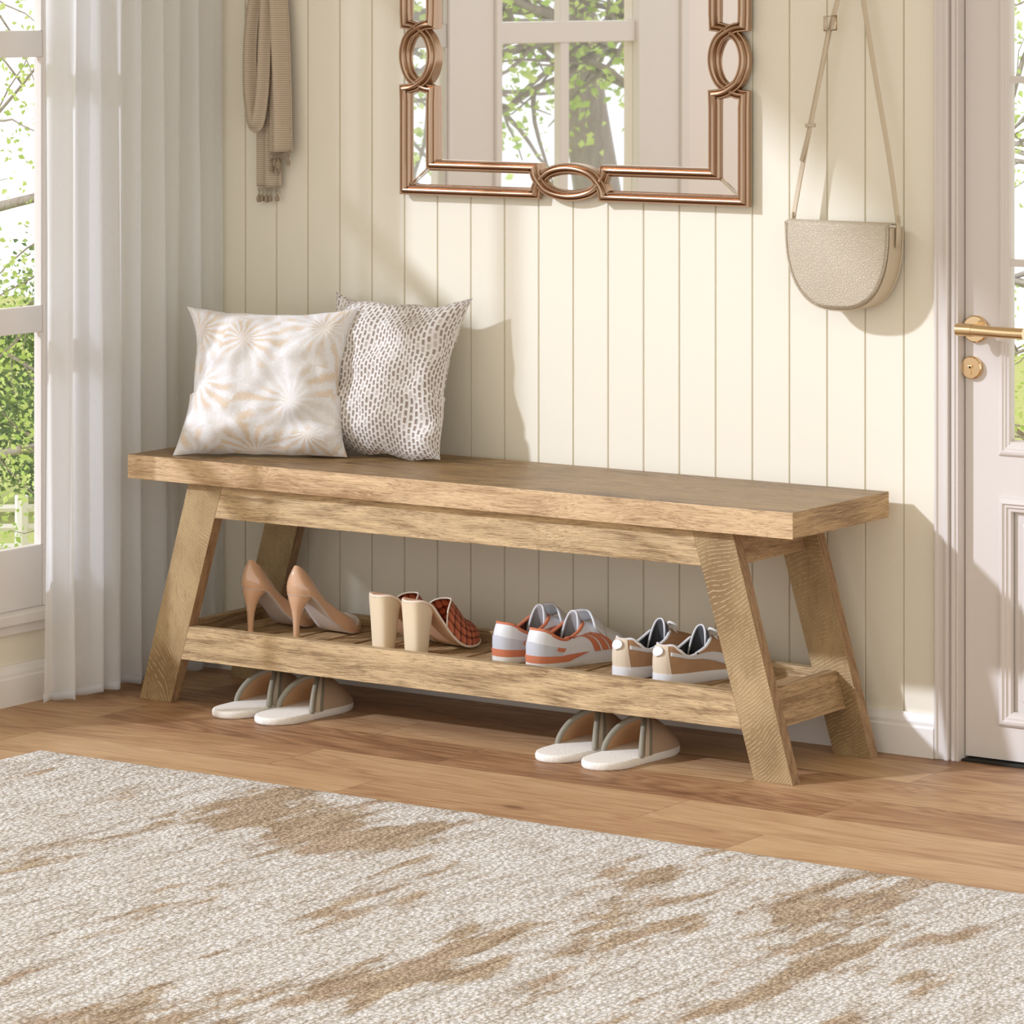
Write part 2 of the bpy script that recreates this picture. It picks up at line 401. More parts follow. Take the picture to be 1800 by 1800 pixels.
# door
DY = .010; dx0, dx1 = XD+.050, 1.695
door = st(empty('door_1', (dx0, DY, 0)))
DO = door.location
gx0, gx1 = .904, 1.618; px0 = .892
def frame_mold(x0, x1, z0, z1, w, h=.009):
    """picture-frame moulding around a rectangle (outer x0..z1), w wide, mitred"""
    pr = [(0, 0), (.06, .55), (.2, .9), (.38, 1.), (.5, .62), (.62, .66), (.72, .3), (.9, .25), (1, -.4)]
    mb = MB(); rings = []
    for (ox, oz, sx_, sz_) in ((x0, z0, 1, 1), (x1, z0, -1, 1), (x1, z1, -1, -1), (x0, z1, 1, -1), (x0, z0, 1, 1)):
        rings.append([(ox+sx_*w*a, DY-h*b, oz+sz_*w*a) for a, b in pr])
    for r in range(4):
        n = len(mb.v); mb.v += rings[r]+rings[r+1]; mb.uv += [(0, 0)]*(2*len(pr))
        for i in range(len(pr)-1): mb.f.append((n+i, n+len(pr)+i, n+len(pr)+i+1, n+i+1))
    return mb
lf = MB().box(dx0, gx0, DY, DY+.035, .008, 2.045).box(gx1, dx1, DY, DY+.035, .008, 2.045)
lf.box(gx0, gx1, DY, DY+.035, .436, .556).box(gx0, gx1, DY, DY+.035, .008, .090).box(gx0, gx1, DY, DY+.035, 1.95, 2.045)
lf.box(gx0, gx1, DY+.008, DY+.03, .090, .436)
lf.build('stile_and_rail', DOORP, door, org=DO)
frame_mold(px0, gx1+.012, .066, .460, .026).build('panel_molding', DOORP, door, org=DO)
MB().box(.934, 1.588, DY-.001, DY+.01, .108, .418).build('raised_panel', DOORP, door, org=DO, bev=.006)
frame_mold(px0, gx1+.012, .531, 1.975, .022, .006).build('glazing_molding', DOORP, door, org=DO)
mt = MB()
for z in (.863, 1.178, 1.49, 1.76): mt.box(gx0, gx1, DY+.001, DY+.018, z-.006, z+.006)
for x in (1.15, 1.37): mt.box(x-.006, x+.006, DY+.0012, DY+.0178, .556, 1.95)
mt.build('muntin', DOORP, door, org=DO)
box('pane', (gx0, gx1, DY+.006, DY+.008, .556, 1.95), GLASS, door, org=DO)
h = MB()
def disc(mb, c, r, y0, y1, n=40, rr=.002):
    mb.loft([[(c[0]+q*math.cos(-2*PI*k/n), y, c[1]+q*math.sin(-2*PI*k/n)) for k in range(n)] for q, y in ((r, y0), (r, y1+rr), (r-rr, y1), (.0005, y1))])
disc(h, (.849, .747), .0235, DY, DY-.009)
h.build('handle_rosette', BRASS, door, org=DO, smooth=True, ang=30)
h = MB().tube([(.849, DY-.005, .749), (.849, DY-.05, .749)], .0085, 16)
h.tube([(.838, DY-.052, .749), (.868, DY-.052, .749)], .0108, 20).tube([(.866, DY-.052, .749), (.930, DY-.052, .7475), (.966, DY-.052, .7475)], .0098, 20)
h.build('door_handle', BRASS, door, org=DO, smooth=True, ang=40)
h = MB(); disc(h, (.842, .680), .0198, DY, DY-.010)
h.tube([(.842, DY-.010, .6835), (.842, DY-.0125, .6835)], .0045, 16).box(.8405, .8435, DY-.0125, DY-.010, .668, .683)
h.tube([(.838, DY-.0135, .6835), (.846, DY-.0135, .6835)], .0011, 8)
h.build('key_rosette', BRASS, door, org=DO, smooth=True, ang=30)
st(box('under_door_shade', (dx0, dx1, -.004, .12, 0, .004), DARK))  # dark strip standing in for shade in the gap under the door

# far window wall of the room (seen in the mirror)
XF = -3.0
w2 = st(empty('window_2', (XF, -3.55, .5))); w3 = st(empty('window_3', (XF, -4.5, .5)))
def farwin(w, y0, y1, munt):
    yi = [y0]+munt+[y1]; f = MB(); p = MB()
    for a, b in ((.50, .60), (1.152, 1.222), (1.72, 1.80)): f.box(XF-.03, XF+.010, y0, y1, a, b)
    for m in munt: f.box(XF-.02, XF+.006, m-.026, m+.026, .60, 1.72)
    f.build('window_frame', SASH, w, org=w.location, bev=.003)
    box('pane', (XF-.010, XF-.007, y0, y1, .60, 1.72), GLASS, w, org=w.location)
farwin(w2, -3.87, -3.30, [-3.58]); farwin(w3, -4.976, -4.172, [-4.556])
fm = MB()
for a, b in ((-3.905, -3.87), (-4.172, -4.14), (-5.02, -4.976), (-5.30, -5.25), (-3.30, -3.26)): fm.box(XF-.0015, XF+.024, a, b, .50, 1.86)
fm.box(XF-.0015, XF+.014, -4.14, -3.905, .50, 1.86).box(XF-.0015, XF+.014, -5.25, -5.02, .50, 1.86)
fm.box(XF-.0015, XF+.035, -5.30, -3.26, .46, .50)
st(fm.build('trim_5', SASH, bev=.003))
st(MB().box(XF-.035, XF-.002, -6.6, -2.9, 0, .50).box(XF-.035, XF-.002, -6.6, -2.9, 1.80, 1.92).box(XF-.035, XF-.002, -6.6, -4.976, .50, 1.80)
   .box(XF-.035, XF-.002, -4.172, -3.87, .50, 1.80).box(XF-.035, XF-.002, -3.30, -2.9, .50, 1.80).build('wall_far', m_paint('far_wall_paint', (.86, .79, .74))))

# rug
RX0, RY1 = -.542, -.835
rg = MB(); nx, ny = 260, 150; RX1, RY0 = 3.4, -3.6
def rf(u, v):
    x = RX0+(RX1-RX0)*u; y = RY0+(RY1-RY0)*v
    k = MN.noise(Vector((x*9, y*9, 0)))*.0016
    e = min(u*nx, (1-v)*ny, 3)/3
    if v == 1: y += MN.noise(Vector((x*70, 0, 3)))*.0035
    if u == 0: x += MN.noise(Vector((0, y*70, 3)))*.0035
    return (x, y, .0025+.0085*(e**.5)+k)
rg.grid(rf, nx, ny)
tag(rg.build('area_rug', RUG, smooth=True, sol=.0024), 'cream and tan patterned woven rug lying on the plank floor', 'rug')

# ------------------------------------------------------------------ bench
BO = (-.018, -.20, 0)
bench = empty('shoe_bench', BO, label='long rustic oak bench with splayed legs and a slatted shoe shelf', cat='bench')
bx0, bx1, byf, byb, ZT, ZB = -.7378, .7014, -.3673, -.0349, .460, .4152
OAKX = m_oak('oak_grain_lengthwise', 0, seed=1)
OAKE = m_oak('oak_edge_band', 0, seed=4, light=(.66, .46, .26), dark=(.36, .21, .10), sc=1.6, rings=9)
OAKY = m_oak('oak_grain_crosswise', 1, seed=2, light=(.55, .37, .19))
OAKT = m_oak('oak_seat_top', 0, seed=6, light=(.345, .215, .09), dark=(.13, .072, .028), sc=.8, rough=.40, bump=.2, rings=40, warp=.12)
OAKZ = m_oak('oak_leg_edge', 2, seed=3, light=(.40, .25, .13), dark=(.22, .12, .055))
mb = MB().box(bx0, bx1, byf, byb, ZB, ZT)
seat = mb.build('seat', [OAKE, OAKT, OAKY], bench, org=BO, bev=.0008)
for p in seat.data.polygons:
    if p.normal.z > .5: p.material_index = 1
    elif abs(p.normal.x) > .5: p.material_index = 2
# legs: slanted boards
def leg(side, yf, yb, nm='leg', sd=0):
    s = 1 if side > 0 else -1; cx = (bx0+bx1)/2
    xo0, xi0, xi1, xo1 = .7075, .6323, .5095, .5895      # outer/inner bottom, inner/outer top relative to centre
    poly = [(cx+s*xi0, 0), (cx+s*xo0, 0), (cx+s*xo1, ZB), (cx+s*xi1, ZB)]
    if s < 0: poly = poly[::-1]
    # rounded boards need side faces of another grain
    sm = m_saw('oak_saw_marks', s*.95, -.35 if s > 0 else -.12, seed=sd)
    o = MB().hexa(poly, yf, yb, 'y').build(nm, [sm, OAKZ], bench, org=BO, bev=.0008)
    for p in o.data.polygons:
        if abs(p.normal.y) < .5: p.material_index = 1
T = .026
leg(1, -.3468, -.3468+T, sd=1); leg(-1, -.3468, -.3468+T, sd=2.3); leg(1, -.0757, -.0757+T, sd=3.7); leg(-1, -.0757, -.0757+T, sd=5.1)
def xin(z, s, off=0):   # inner face x of a leg at height z
    cx = (bx0+bx1)/2; return cx+s*(.6323+(.5095-.6323)*z/ZB+off)
def rail(nm, yf, yb, z0, z1, mat):
    poly = [(xin(z0, -1), z0), (xin(z0, 1), z0), (xin(z1, 1), z1), (xin(z1, -1), z1)]
    return MB().hexa(poly, yf, yb, 'y').build(nm, mat, bench, org=BO, bev=.0008)
rail('apron', -.3466, -.3466+.022, .3525, ZB, OAKX)
rail('shelf_rail', -.3466, -.3466+.022, .0832, .146, m_oak('oak_rail_grain', 0, seed=9))
rail('apron', -.0737, -.0517, .3525, ZB, m_oak('oak_grain_lengthwise_b', 0, seed=11))
rail('shelf_rail', -.0737, -.0517, .0832, .146, m_oak('oak_grain_lengthwise_c', 0, seed=12))
def side(nm, s, z0, z1):
    a, b = .050, .030
    poly = [(xin(z0, s, b), z0), (xin(z0, s, a), z0), (xin(z1, s, a), z1), (xin(z1, s, b), z1)]
    if s < 0: poly = poly[::-1]
    return MB().hexa(poly, -.3468+T, -.0757-.0005, 'y').build(nm, m_oak('oak_end_rail', 1, seed=13+s, light=(.52, .35, .19)), bench, org=BO, bev=.0008)
for s in (1, -1): side('side_apron', s, .3525, ZB); side('side_rail', s, .0832, .146)
SZ = .128
for k in range(19):
    x = -.018-.0635*9+.0635*k
    hw = .0262
    box('shelf_slat', (x-hw, x+hw, -.3246, -.0742, SZ-.014, SZ), OAKY, bench, bev=.001, org=BO)
MB().box(-.60, .565, -.3235, -.3085, SZ-.028, SZ-.0145).box(-.60, .565, -.0905, -.0755, SZ-.028, SZ-.0145).build('slat_batten', OAKX, bench, org=BO)

# ------------------------------------------------------------------ sheer curtain
random.seed(3)
ys = [-.575, -.535, -.500, -.468, -.430, -.400, -.360, -.322, -.290, -.262, -.225, -.195, -.165, -.130, -.100, -.070, -.040, -.008]
xs = [-.806, -.817, -.786, -.822, -.784, -.824, -.786, -.820, -.789, -.823, -.784, -.818, -.790, -.822, -.790, -.818, -.788, -.799]
pl = cat([(x, y*.915, 0) for x, y in zip(xs, ys)], 9)
cur = empty('sheer_curtain', (-.80, -.29, 0), label='floor-length white sheer curtain hanging beside the window', cat='curtain')
zs = [.006, .016, .022, .3, .6, .9, 1.2, 1.5, 1.8, 2.2]
def curt(zz, i0=0):
    mb = MB(); nU = len(pl)-1
    for z in zz:
        k = z/2.2
        for i, p in enumerate(pl):
            a = .78+.3*(1-k)
            dx = (p.x+.803)*a; yy = p.y
            yy += .010*math.sin(i*.21+z*1.3)*(1-k)*min(1, (len(pl)-1-i)/30)
            mb.v.append((-.803+dx+.004*math.sin(i*.5+z*2), min(yy, -.004), z+(.006*MN.noise(Vector((i*.15, 0, 0)))+.004 if z < .03 else 0))); mb.uv.append((i/nU, z))
    for j in range(len(zz)-1):
        for i in range(nU): a = j*(nU+1)+i; mb.f.append((a, a+1, a+nU+2, a+nU+1))
    return mb
curt(zs).build('curtain_panel', SHEER, cur, org=cur.location, smooth=True)
curt([.006, .016, .022]).build('hem', SHEER, cur, org=cur.location, smooth=True, sol=.0015)
ROD = Mat('white_rod', .4, (.85, .83, .8))
MB().tube([(-.803, -.001, 2.215), (-.803, -.93, 2.215)], .011, 16).build('curtain_rod', ROD, cur, org=cur.location, smooth=True)

# ------------------------------------------------------------------ cushions
def cushion(name, mat, bl, br, up, T, label, seed, pw=1.0):
    """bl, br: bottom corners; up: vector from bottom edge to top edge"""
    bl, br, up = Vector(bl), Vector(br), Vector(up)
    c = (bl+br)/2+up/2; ex = (br-bl)/2; ez = up/2; n = ex.cross(ez).normalized()
    if n.y > 0: n = -n
    root = empty(name, (c.x, c.y, min(bl.z, br.z)), label=label, cat='cushion', group=None)
    N = 64
    def P(u, v, s):
        a, b = 2*u-1, 2*v-1
        pin = lambda t: (1-t*t)
        x = a*(1-.17*(1-abs(b)**2.6)*abs(a)**2.5*(.75 if b < -.2 else 1)); y = b*(1-.125*(1-abs(a)**2.6)*abs(b)**2.5*(1.0 if b > 0 else .10))
        d = ((1-a**4)*(1-b**4)); th = (T if s > 0 else T*.62)*max(0, d)**.62
        th *= .86+.14*(1-a*a)*(1-b*b)
        # creases running in from the corners and edges
        q = Vector((a*2.2+seed, b*2.2, s*3.0))
        w = MN.noise(q)*.016+MN.noise(q*2.1)*.008
        edge = 1-pin(a)*pin(b)
        cr = math.sin((a*5+b*3)+4*MN.noise(Vector((a*1.6, b*1.6, seed+7))))*.0055*edge
        dent = -.020*math.exp(-(((a-.72)/.20)**2+((b+.50)/.20)**2))*(1 if s > 0 else 0)
        dent += -.014*math.exp(-(((a+.80)/.16)**2+((b-.05)/.18)**2))+.008*math.exp(-(((a-.55)/.16)**2+((b+.25)/.16)**2))
        if th < 1e-6: off = 0
        else: off = s*(th+(w+cr+dent)*min(1, th/(T*.5)))
        wob = .006*MN.noise(Vector((b*2.5, seed, 1)))*abs(a)**6; wy = .007*MN.noise(Vector((a*2.5, seed, 5)))*abs(b)**6
        return c+ex*(x+wob/ex.length)+ez*(y+wy/ez.length)+n*off
    ev = lambda t: .5-.5*math.cos(PI*t)*(.35)-(.5-t)*.65+0*t if False else t+.10*math.sin(2*PI*t)*-1*.5
    def arc(fn):
        a = [0.]; q = fn(0)
        for i in range(1, N+1): r = fn(i/N); a.append(a[-1]+(r-q).length); q = r
        return [x/a[-1] for x in a]
    au = arc(lambda t: P(t, .5, 1)); av = arc(lambda t: P(.5, t, 1))
    mb = MB(); mb.grid(lambda u, v: P(u, v, 1), N, N); mb.uv = [(au[i % (N+1)], av[i//(N+1)]) for i in range((N+1)**2)]
    mb.build('cushion_front', mat, root, org=root.location, smooth=True)
    MB().grid(lambda u, v: P(u, v, -1), N, N, flip=True).build('cushion_back', mat, root, org=root.location, smooth=True)
    return root, P
def m_palm():
    g = Mat('palm_print_linen', .9, spec=.15)
    d = g.noise(g.map((1, 1, 1), k='UV'), 3.0, 3, .6, 0, out=1)
    dd = g.N.new('ShaderNodeVectorMath'); dd.operation = 'MULTIPLY_ADD'; g.put(dd.inputs[0], g.noise(g.map((1, 1, 1), k='UV'), 3.0, 3, .6, 0, out=1)); dd.inputs[1].default_value = (.32, .32, 0); g.put(dd.inputs[2], g.map((2.6, 2.6, 1), k='UV')); uv = dd.outputs[0]
    pos = g.vor(uv, 1.0, 1, 'F1', 'Position')
    # fan shaped fronds: angle round each cell centre
    n = g.N.new('ShaderNodeVectorMath'); n.operation = 'SUBTRACT'; g.put(n.inputs[0], uv); g.put(n.inputs[1], pos)
    x, y, z = g.sep(n.outputs[0]); ang = g.ma('ARCTAN2', y, x)
    r = g.ma('SQRT', g.ma('ADD', g.ma('MULTIPLY', x, x), g.ma('MULTIPLY', y, y)))
    nz = g.noise(g.map((1, 1, 1), k='UV'), 5, 2); nf = g.noise(g.map((1, 1, 1), k='UV'), 60, 3, .7)
    st_ = g.ma('SINE', g.ma('ADD', g.ma('MULTIPLY', ang, 15.0), g.ma('MULTIPLY', nz, 3.0)))
    st_ = g.ma('ADD', st_, g.ma('MULTIPLY', g.ma('SUBTRACT', nf, .5), 3.4))
    fr = g.ss(st_, -.9, .5)
    patch = g.ss(g.noise(g.map((1, 1, 1), loc=(3, 1, 0), k='UV'), 4.2, 3, .6), .43, .58)
    tan = g.mix(patch, (.76, .735, .715), (.74, .615, .48))
    c = g.mix(fr, tan, (.82, .81, .81))
    ln = g.ss(g.ma('ABSOLUTE', st_), .0, .22, 1, 0); c = g.mix(g.ma('MULTIPLY', ln, .28), c, (.50, .46, .44))
    w = g.noise(g.map((1, .25, 1), k='UV'), 260, 2); w2 = g.noise(g.map((.25, 1, 1), k='UV'), 260, 2)
    t = g.ma('ADD', w, w2); c = g.mix(g.ma('MULTIPLY', g.ss(t, .95, 1.2), .25), c, (.60, .54, .49))
    g.col(c); g.bump(t, .35, .001); return g
def m_dash():
    g = Mat('dashed_tweed', .95, spec=.1)
    dn = g.noise(g.map((1, 1, 1), k='UV'), 9, 2, .5)
    u, v, _ = g.sep(g.map((43, 25, 1), k='UV'))
    u = g.ma('ADD', u, g.ma('MULTIPLY', dn, .5)); v = g.ma('ADD', v, g.ma('MULTIPLY', g.ma('FLOOR', u), .5)); v = g.ma('ADD', v, g.ma('MULTIPLY', dn, .8))
    fu = g.ma('ABSOLUTE', g.ma('SUBTRACT', g.ma('FRACT', u), .5)); fv = g.ma('ABSOLUTE', g.ma('SUBTRACT', g.ma('FRACT', v), .5))
    rn = g.white(g.comb(g.ma('FLOOR', u), g.ma('FLOOR', v), 0.0))
    d = g.ma('MULTIPLY', g.ss(fu, .16, .30, 1, 0), g.ss(fv, .25, .40, 1, 0))
    d = g.ma('MULTIPLY', d, g.ss(rn, .0, .35, .45, 1.0))
    fn = g.noise(g.map((1, 1, 1), k='UV'), 170, 2)
    c = g.mix(fn, (.84, .80, .765), (.74, .70, .66)); c = g.mix(g.ma('MULTIPLY', d, .85), c, (.27, .195, .145))
    g.col(c); g.bump(g.ma('ADD', g.ma('MULTIPLY', d, -1.0), g.ma('MULTIPLY', fn, .5)), .8, .003); return g
cushion('throw_cushion', m_dash(), (-.497, -.140, .462), (-.170, -.152, .463), (.004, .094, .292), .062,
        'white cushion woven with brown dashes, leaning on the panelled wall', 3.3)
cushion('throw_cushion', m_palm(), (-.655, -.335, .462), (-.355, -.192, .463), (-.030, .080, .272), .058,
        'pale cushion with tan palm leaf print at the bench left end', 1.2)

# ------------------------------------------------------------------ shoes
HW = [(0, 0), (.008, .20), (.025, .37), (.06, .53), (.12, .65), (.2, .69), (.32, .68), (.45, .73), (.58, .86), (.70, .98), (.77, 1.), (.84, .95), (.90, .82), (.95, .62), (.98, .40), (.994, .20), (1, 0)]
HP = [(0, 0), (.008, .20), (.025, .37), (.06, .55), (.12, .68), (.2, .70), (.32, .66), (.45, .70), (.58, .88), (.68, 1.), (.76, .96), (.84, .80), (.90, .60), (.95, .38), (.98, .22), (.994, .12), (1, 0)]
HS = [(0, 0), (.008, .22), (.025, .42), (.06, .62), (.12, .80), (.2, .90), (.32, .92), (.45, .93), (.58, .97), (.70, 1.), (.77, .98), (.84, .90), (.90, .76), (.95, .56), (.98, .36), (.994, .20), (1, 0)]
def otl(s, L, Wd, tab, x0=0):
    """outline point for loop parameter s: 0 heel, .5 toe; s<.5 is the right (-y) side"""
    s = s % 1; q = s if s <= .5 else 1-s; t = (1-math.cos(2*PI*q))/2
    y = crv(tab, t)*Wd/2; return (x0+L*t, -y if s <= .5 else y, t)
class Shell:
    """shoe upper: loft from the sole outline B over a control loop M to the opening loop T"""
    def __init__(s, B, M, T): s.B, s.M, s.T = B, M, T
    def P(s, u, v):
        b, m, t = Vector(s.B(u)), Vector(s.M(u)), Vector(s.T(u)); return b*(1-v)**2+m*2*v*(1-v)+t*v*v
    def nrm(s, u, v):
        e = .004; a = s.P(u+e, v)-s.P(u-e, v); b = s.P(u, min(1, v+e))-s.P(u, max(0, v-e)); n = a.cross(b)
        return n.normalized() if n.length > 1e-12 else Vector((0, 0, 1))
    def off(s, u, v, d): return s.P(u, v)+s.nrm(u, v)*d
    def patch(s, mb, c, d0=-.0005, d1=.0016, nu=10, nv=6):
        """raised patch; c = four (u,v) corners in order"""
        def uv(a, b):
            p = [(c[0][k]*(1-a)+c[1][k]*a)*(1-b)+(c[3][k]*(1-a)+c[2][k]*a)*b for k in (0, 1)]; return p
        mb.grid(lambda a, b: s.off(*uv(a, b), d1), nu, nv)
        ed = [(i/nu, 0) for i in range(nu)]+[(1, j/nv) for j in range(nv)]+[(1-i/nu, 1) for i in range(nu)]+[(0, 1-j/nv) for j in range(nv)]
        n = len(mb.v); m = len(ed)
        for dd in (d0, d1):
            for a, b in ed: mb.v.append(tuple(s.off(*uv(a, b), dd))); mb.uv.append((a, b))
        for i in range(m): mb.f.append((n+i, n+(i+1) % m, n+m+(i+1) % m, n+m+i))
        return mb
def pair(make, spots, rz=PI/2):
    """spots: ((x,y,z), label) per shoe; first one is built, others copied"""
    root = make(); root.location = spots[0][0]; root.rotation_euler = (0, 0, rz); root['label'] = spots[0][1]
    for loc, lb in spots[1:]: copy_tree(root, loc, lb)
PATENT = Mat('nude_patent_leather', .12, (.68, .41, .25), spec=.6); PATENT.b.inputs['Coat Weight'].default_value = 1.0; PATENT.b.inputs['Coat Roughness'].default_value = .04
PALE = Mat('pale_leather', .45, (.66, .57, .52)); INS = Mat('silver_insole', .4, (.72, .70, .70))
def lerp_curve(tab): return lambda t: crv(tab, t)
def smooth_tab(pts, n=14):
    c = cat([(a, b, 0) for a, b in pts], n); return [(p.x, p.y) for p in c]
def make_pump():
    L = .182; Wd = .078
    zb = smooth_tab([(0, .086), (.08, .085), (.17, .081), (.30, .062), (.42, .038), (.54, .018), (.64, .0065), (.75, .004), (.88, .006), (1, .014)])
    zt = smooth_tab([(0, .139), (.05, .136), (.25, .109), (.45, .077), (.65, .053), (.85, .040), (1, .038)])
    root = empty('stiletto_pump', (0, 0, 0), cat='shoe', group='nude pumps on the bench shelf')
    B = lambda s: (lambda p: (p[0], p[1], crv(zb, p[2])))(otl(s, L, Wd, HP))
    def T(s):
        x, y, t = otl(s, .124, .050, HP, .0105); return (x, y*crv([(0, .5), (.12, .75), (.4, 1), (1, .95)], t), crv(zt, t))
    def M(s):
        b, t = B(s), T(s); tt = b[0]/L
        k = crv([(0, .45), (.3, .55), (.7, .8), (1, .9)], tt)
        bx = b[0]*(1-.0)-(.014*tt**6)+(-.008 if False else 0)
        return (b[0]*.7+t[0]*.3-.010*(1-tt)**4 if tt < .5 else b[0]*.8+t[0]*.2, b[1]*1.08, b[2]+(t[2]-b[2])*k if tt < .6 else max(b[2]+.020, b[2]+(t[2]-b[2])*.75))
    sh = Shell(B, M, T)
    MB().grid(lambda u, v: sh.P(u, v), 72, 14, cu=True).build('upper', PATENT, root, smooth=True)
    MB().grid(lambda u, v: sh.off(u, v, -.0016), 72, 14, cu=True, flip=True).build('lining', INS, root, smooth=True)
    # footbed strip and outsole
    def strip(dz, wk=1.0):
        def fn(u, v):
            q = u*.5; x, y, t = otl(q, L, Wd*wk, HP); return (x, y*(1-2*v), crv(zb, t)+dz)
        return fn
    MB().grid(strip(.002, .95), 40, 6).build('insole', INS, root, smooth=True)
    MB().grid(strip(-.0015, .99), 40, 6, flip=True).build('outsole', PALE, root, smooth=True, sol=.003)
    rings = []
    for z, cx, rx, ry in ((.0855, .027, .0265, .0258), (.078, .0235, .0225, .0225), (.068, .0185, .0162, .0165), (.056, .0158, .0108, .0115), (.040, .0145, .0072, .0078), (.020, .0138, .0058, .0062), (.002, .0135, .0052, .0055), (0, .0135, .005, .0052)):
        rings.append([(cx+rx*math.cos(2*PI*k/20), ry*math.sin(2*PI*k/20), z) for k in range(20)])
    MB().loft(rings).build('heel', PATENT, root, smooth=True, ang=60)
    return root
pair(make_pump, [((-.530, -.275, SZ), 'nude patent stiletto pump nearest the left leg of the bench'),
                 ((-.414, -.286, SZ), 'nude patent stiletto pump beside the orange woven mules')], PI/2-.12)

CORAL = m_weave('coral_woven_straps', (.56, .155, .072), (.16, .03, .012), 11, 8, 1.0, .004)
CORALIN = m_weave('coral_woven_sunlit_inside', (.66, .17, .07), (.20, .03, .01), 11, 8, 1.0, .004)  # brighter copy of the coral weave, sunlight inside painted into the colour
CREAM = Mat('cream_heel_leather', .35, (.80, .66, .46)); CREAMB = Mat('cream_binding', .5, (.84, .72, .58)); MULEI = Mat('tan_footbed', .5, (.60, .36, .22))
def make_mule():
    L = .166; Wd = .082; q = .5
    zb = smooth_tab([(0, .099), (.10, .100), (.22, .090), (.36, .062), (.50, .032), (.62, .014), (.74, .009), (.88, .012), (1, .018)])
    root = empty('block_heel_mule', (0, 0, 0), cat='shoe', group='orange woven mules on the bench shelf')
    def bed(dz, wk):
        def fn(u, v):
            x, y, t = otl(u*.5, L, Wd*wk, HW); return (x, y*(1-2*v), crv(zb, t)+dz)
        return fn
    MB().grid(bed(0, 1.0), 44, 6).build('footbed', MULEI, root, smooth=True, sol=.004)
    MB().tube([(lambda p: (p[0], p[1], crv(zb, p[2])-.003))(otl(k/80, L, Wd*1.015, HW)) for k in range(80)], .0024, 8, closed=True).build('binding', CREAMB, root, smooth=True)
    MB().grid(bed(-.0045, .98), 44, 6, flip=True).build('outsole', CREAM, root, smooth=True, sol=.004)
    rings = []
    for z, x0, x1, w in ((.100, -.001, .056, .050), (.085, .0, .053, .049), (.045, .003, .046, .044), (0, .006, .040, .040)):
        pts = []
        for k in range(28):
            a = 2*PI*k/28; c, s_ = math.cos(a), math.sin(a); e = .62
            pts.append(((x0+x1)/2+math.copysign(abs(c)**e, c)*(x1-x0)/2, math.copysign(abs(s_)**e, s_)*w/2, z if z < .09 else crv(zb, max(0, ((x0+x1)/2+c*(x1-x0)/2)/L))-.004))
        rings.append(pts)
    MB().loft(rings).build('heel', CREAM, root, smooth=True, ang=50)
    # woven vamp: arch over the front foot
    def V(u, v, d=0):
        a = PI*u                                     # right edge .. top .. left edge
        xe = .064+.026*math.sin(a)**1.2*0            # throat meets the sole here
        top = .106 - .036*abs(math.cos(a))**1.4      # throat peak sits further forward
        x0 = top if True else xe
        x = x0+(L+.001-x0)*(v**.9)
        t = min(1, x/L); hw = crv(HW, t)*Wd/2*1.03+.0005
        H = crv([(0, .080), (.2, .068), (.45, .046), (.7, .036), (.88, .026), (.96, .016), (1, .003)], v)
        z0 = crv(zb, t)-.002
        yy = -math.cos(a)*(hw+d); e = 1.05-.3*v
        return (x, yy, z0+(H+d)*math.sin(a)**e)
    MB().grid(lambda u, v: V(u, v), 40, 26).build('woven_vamp', CORAL, root, smooth=True)
    MB().grid(lambda u, v: V(u, v, -.0022), 40, 26, flip=True).build('vamp_lining', CORALIN, root, smooth=True)
    MB().tube([V(k/40, 0) for k in range(41)], .0015, 8).build('throat_binding', CREAMB, root, smooth=True)
    return root
pair(make_mule, [((-.241, -.262, SZ), 'orange woven mule with cream block heel, nearer the nude pumps'),
                 ((-.153, -.282, SZ), 'orange woven mule with cream block heel, nearer the white sneakers')], PI/2-.20)

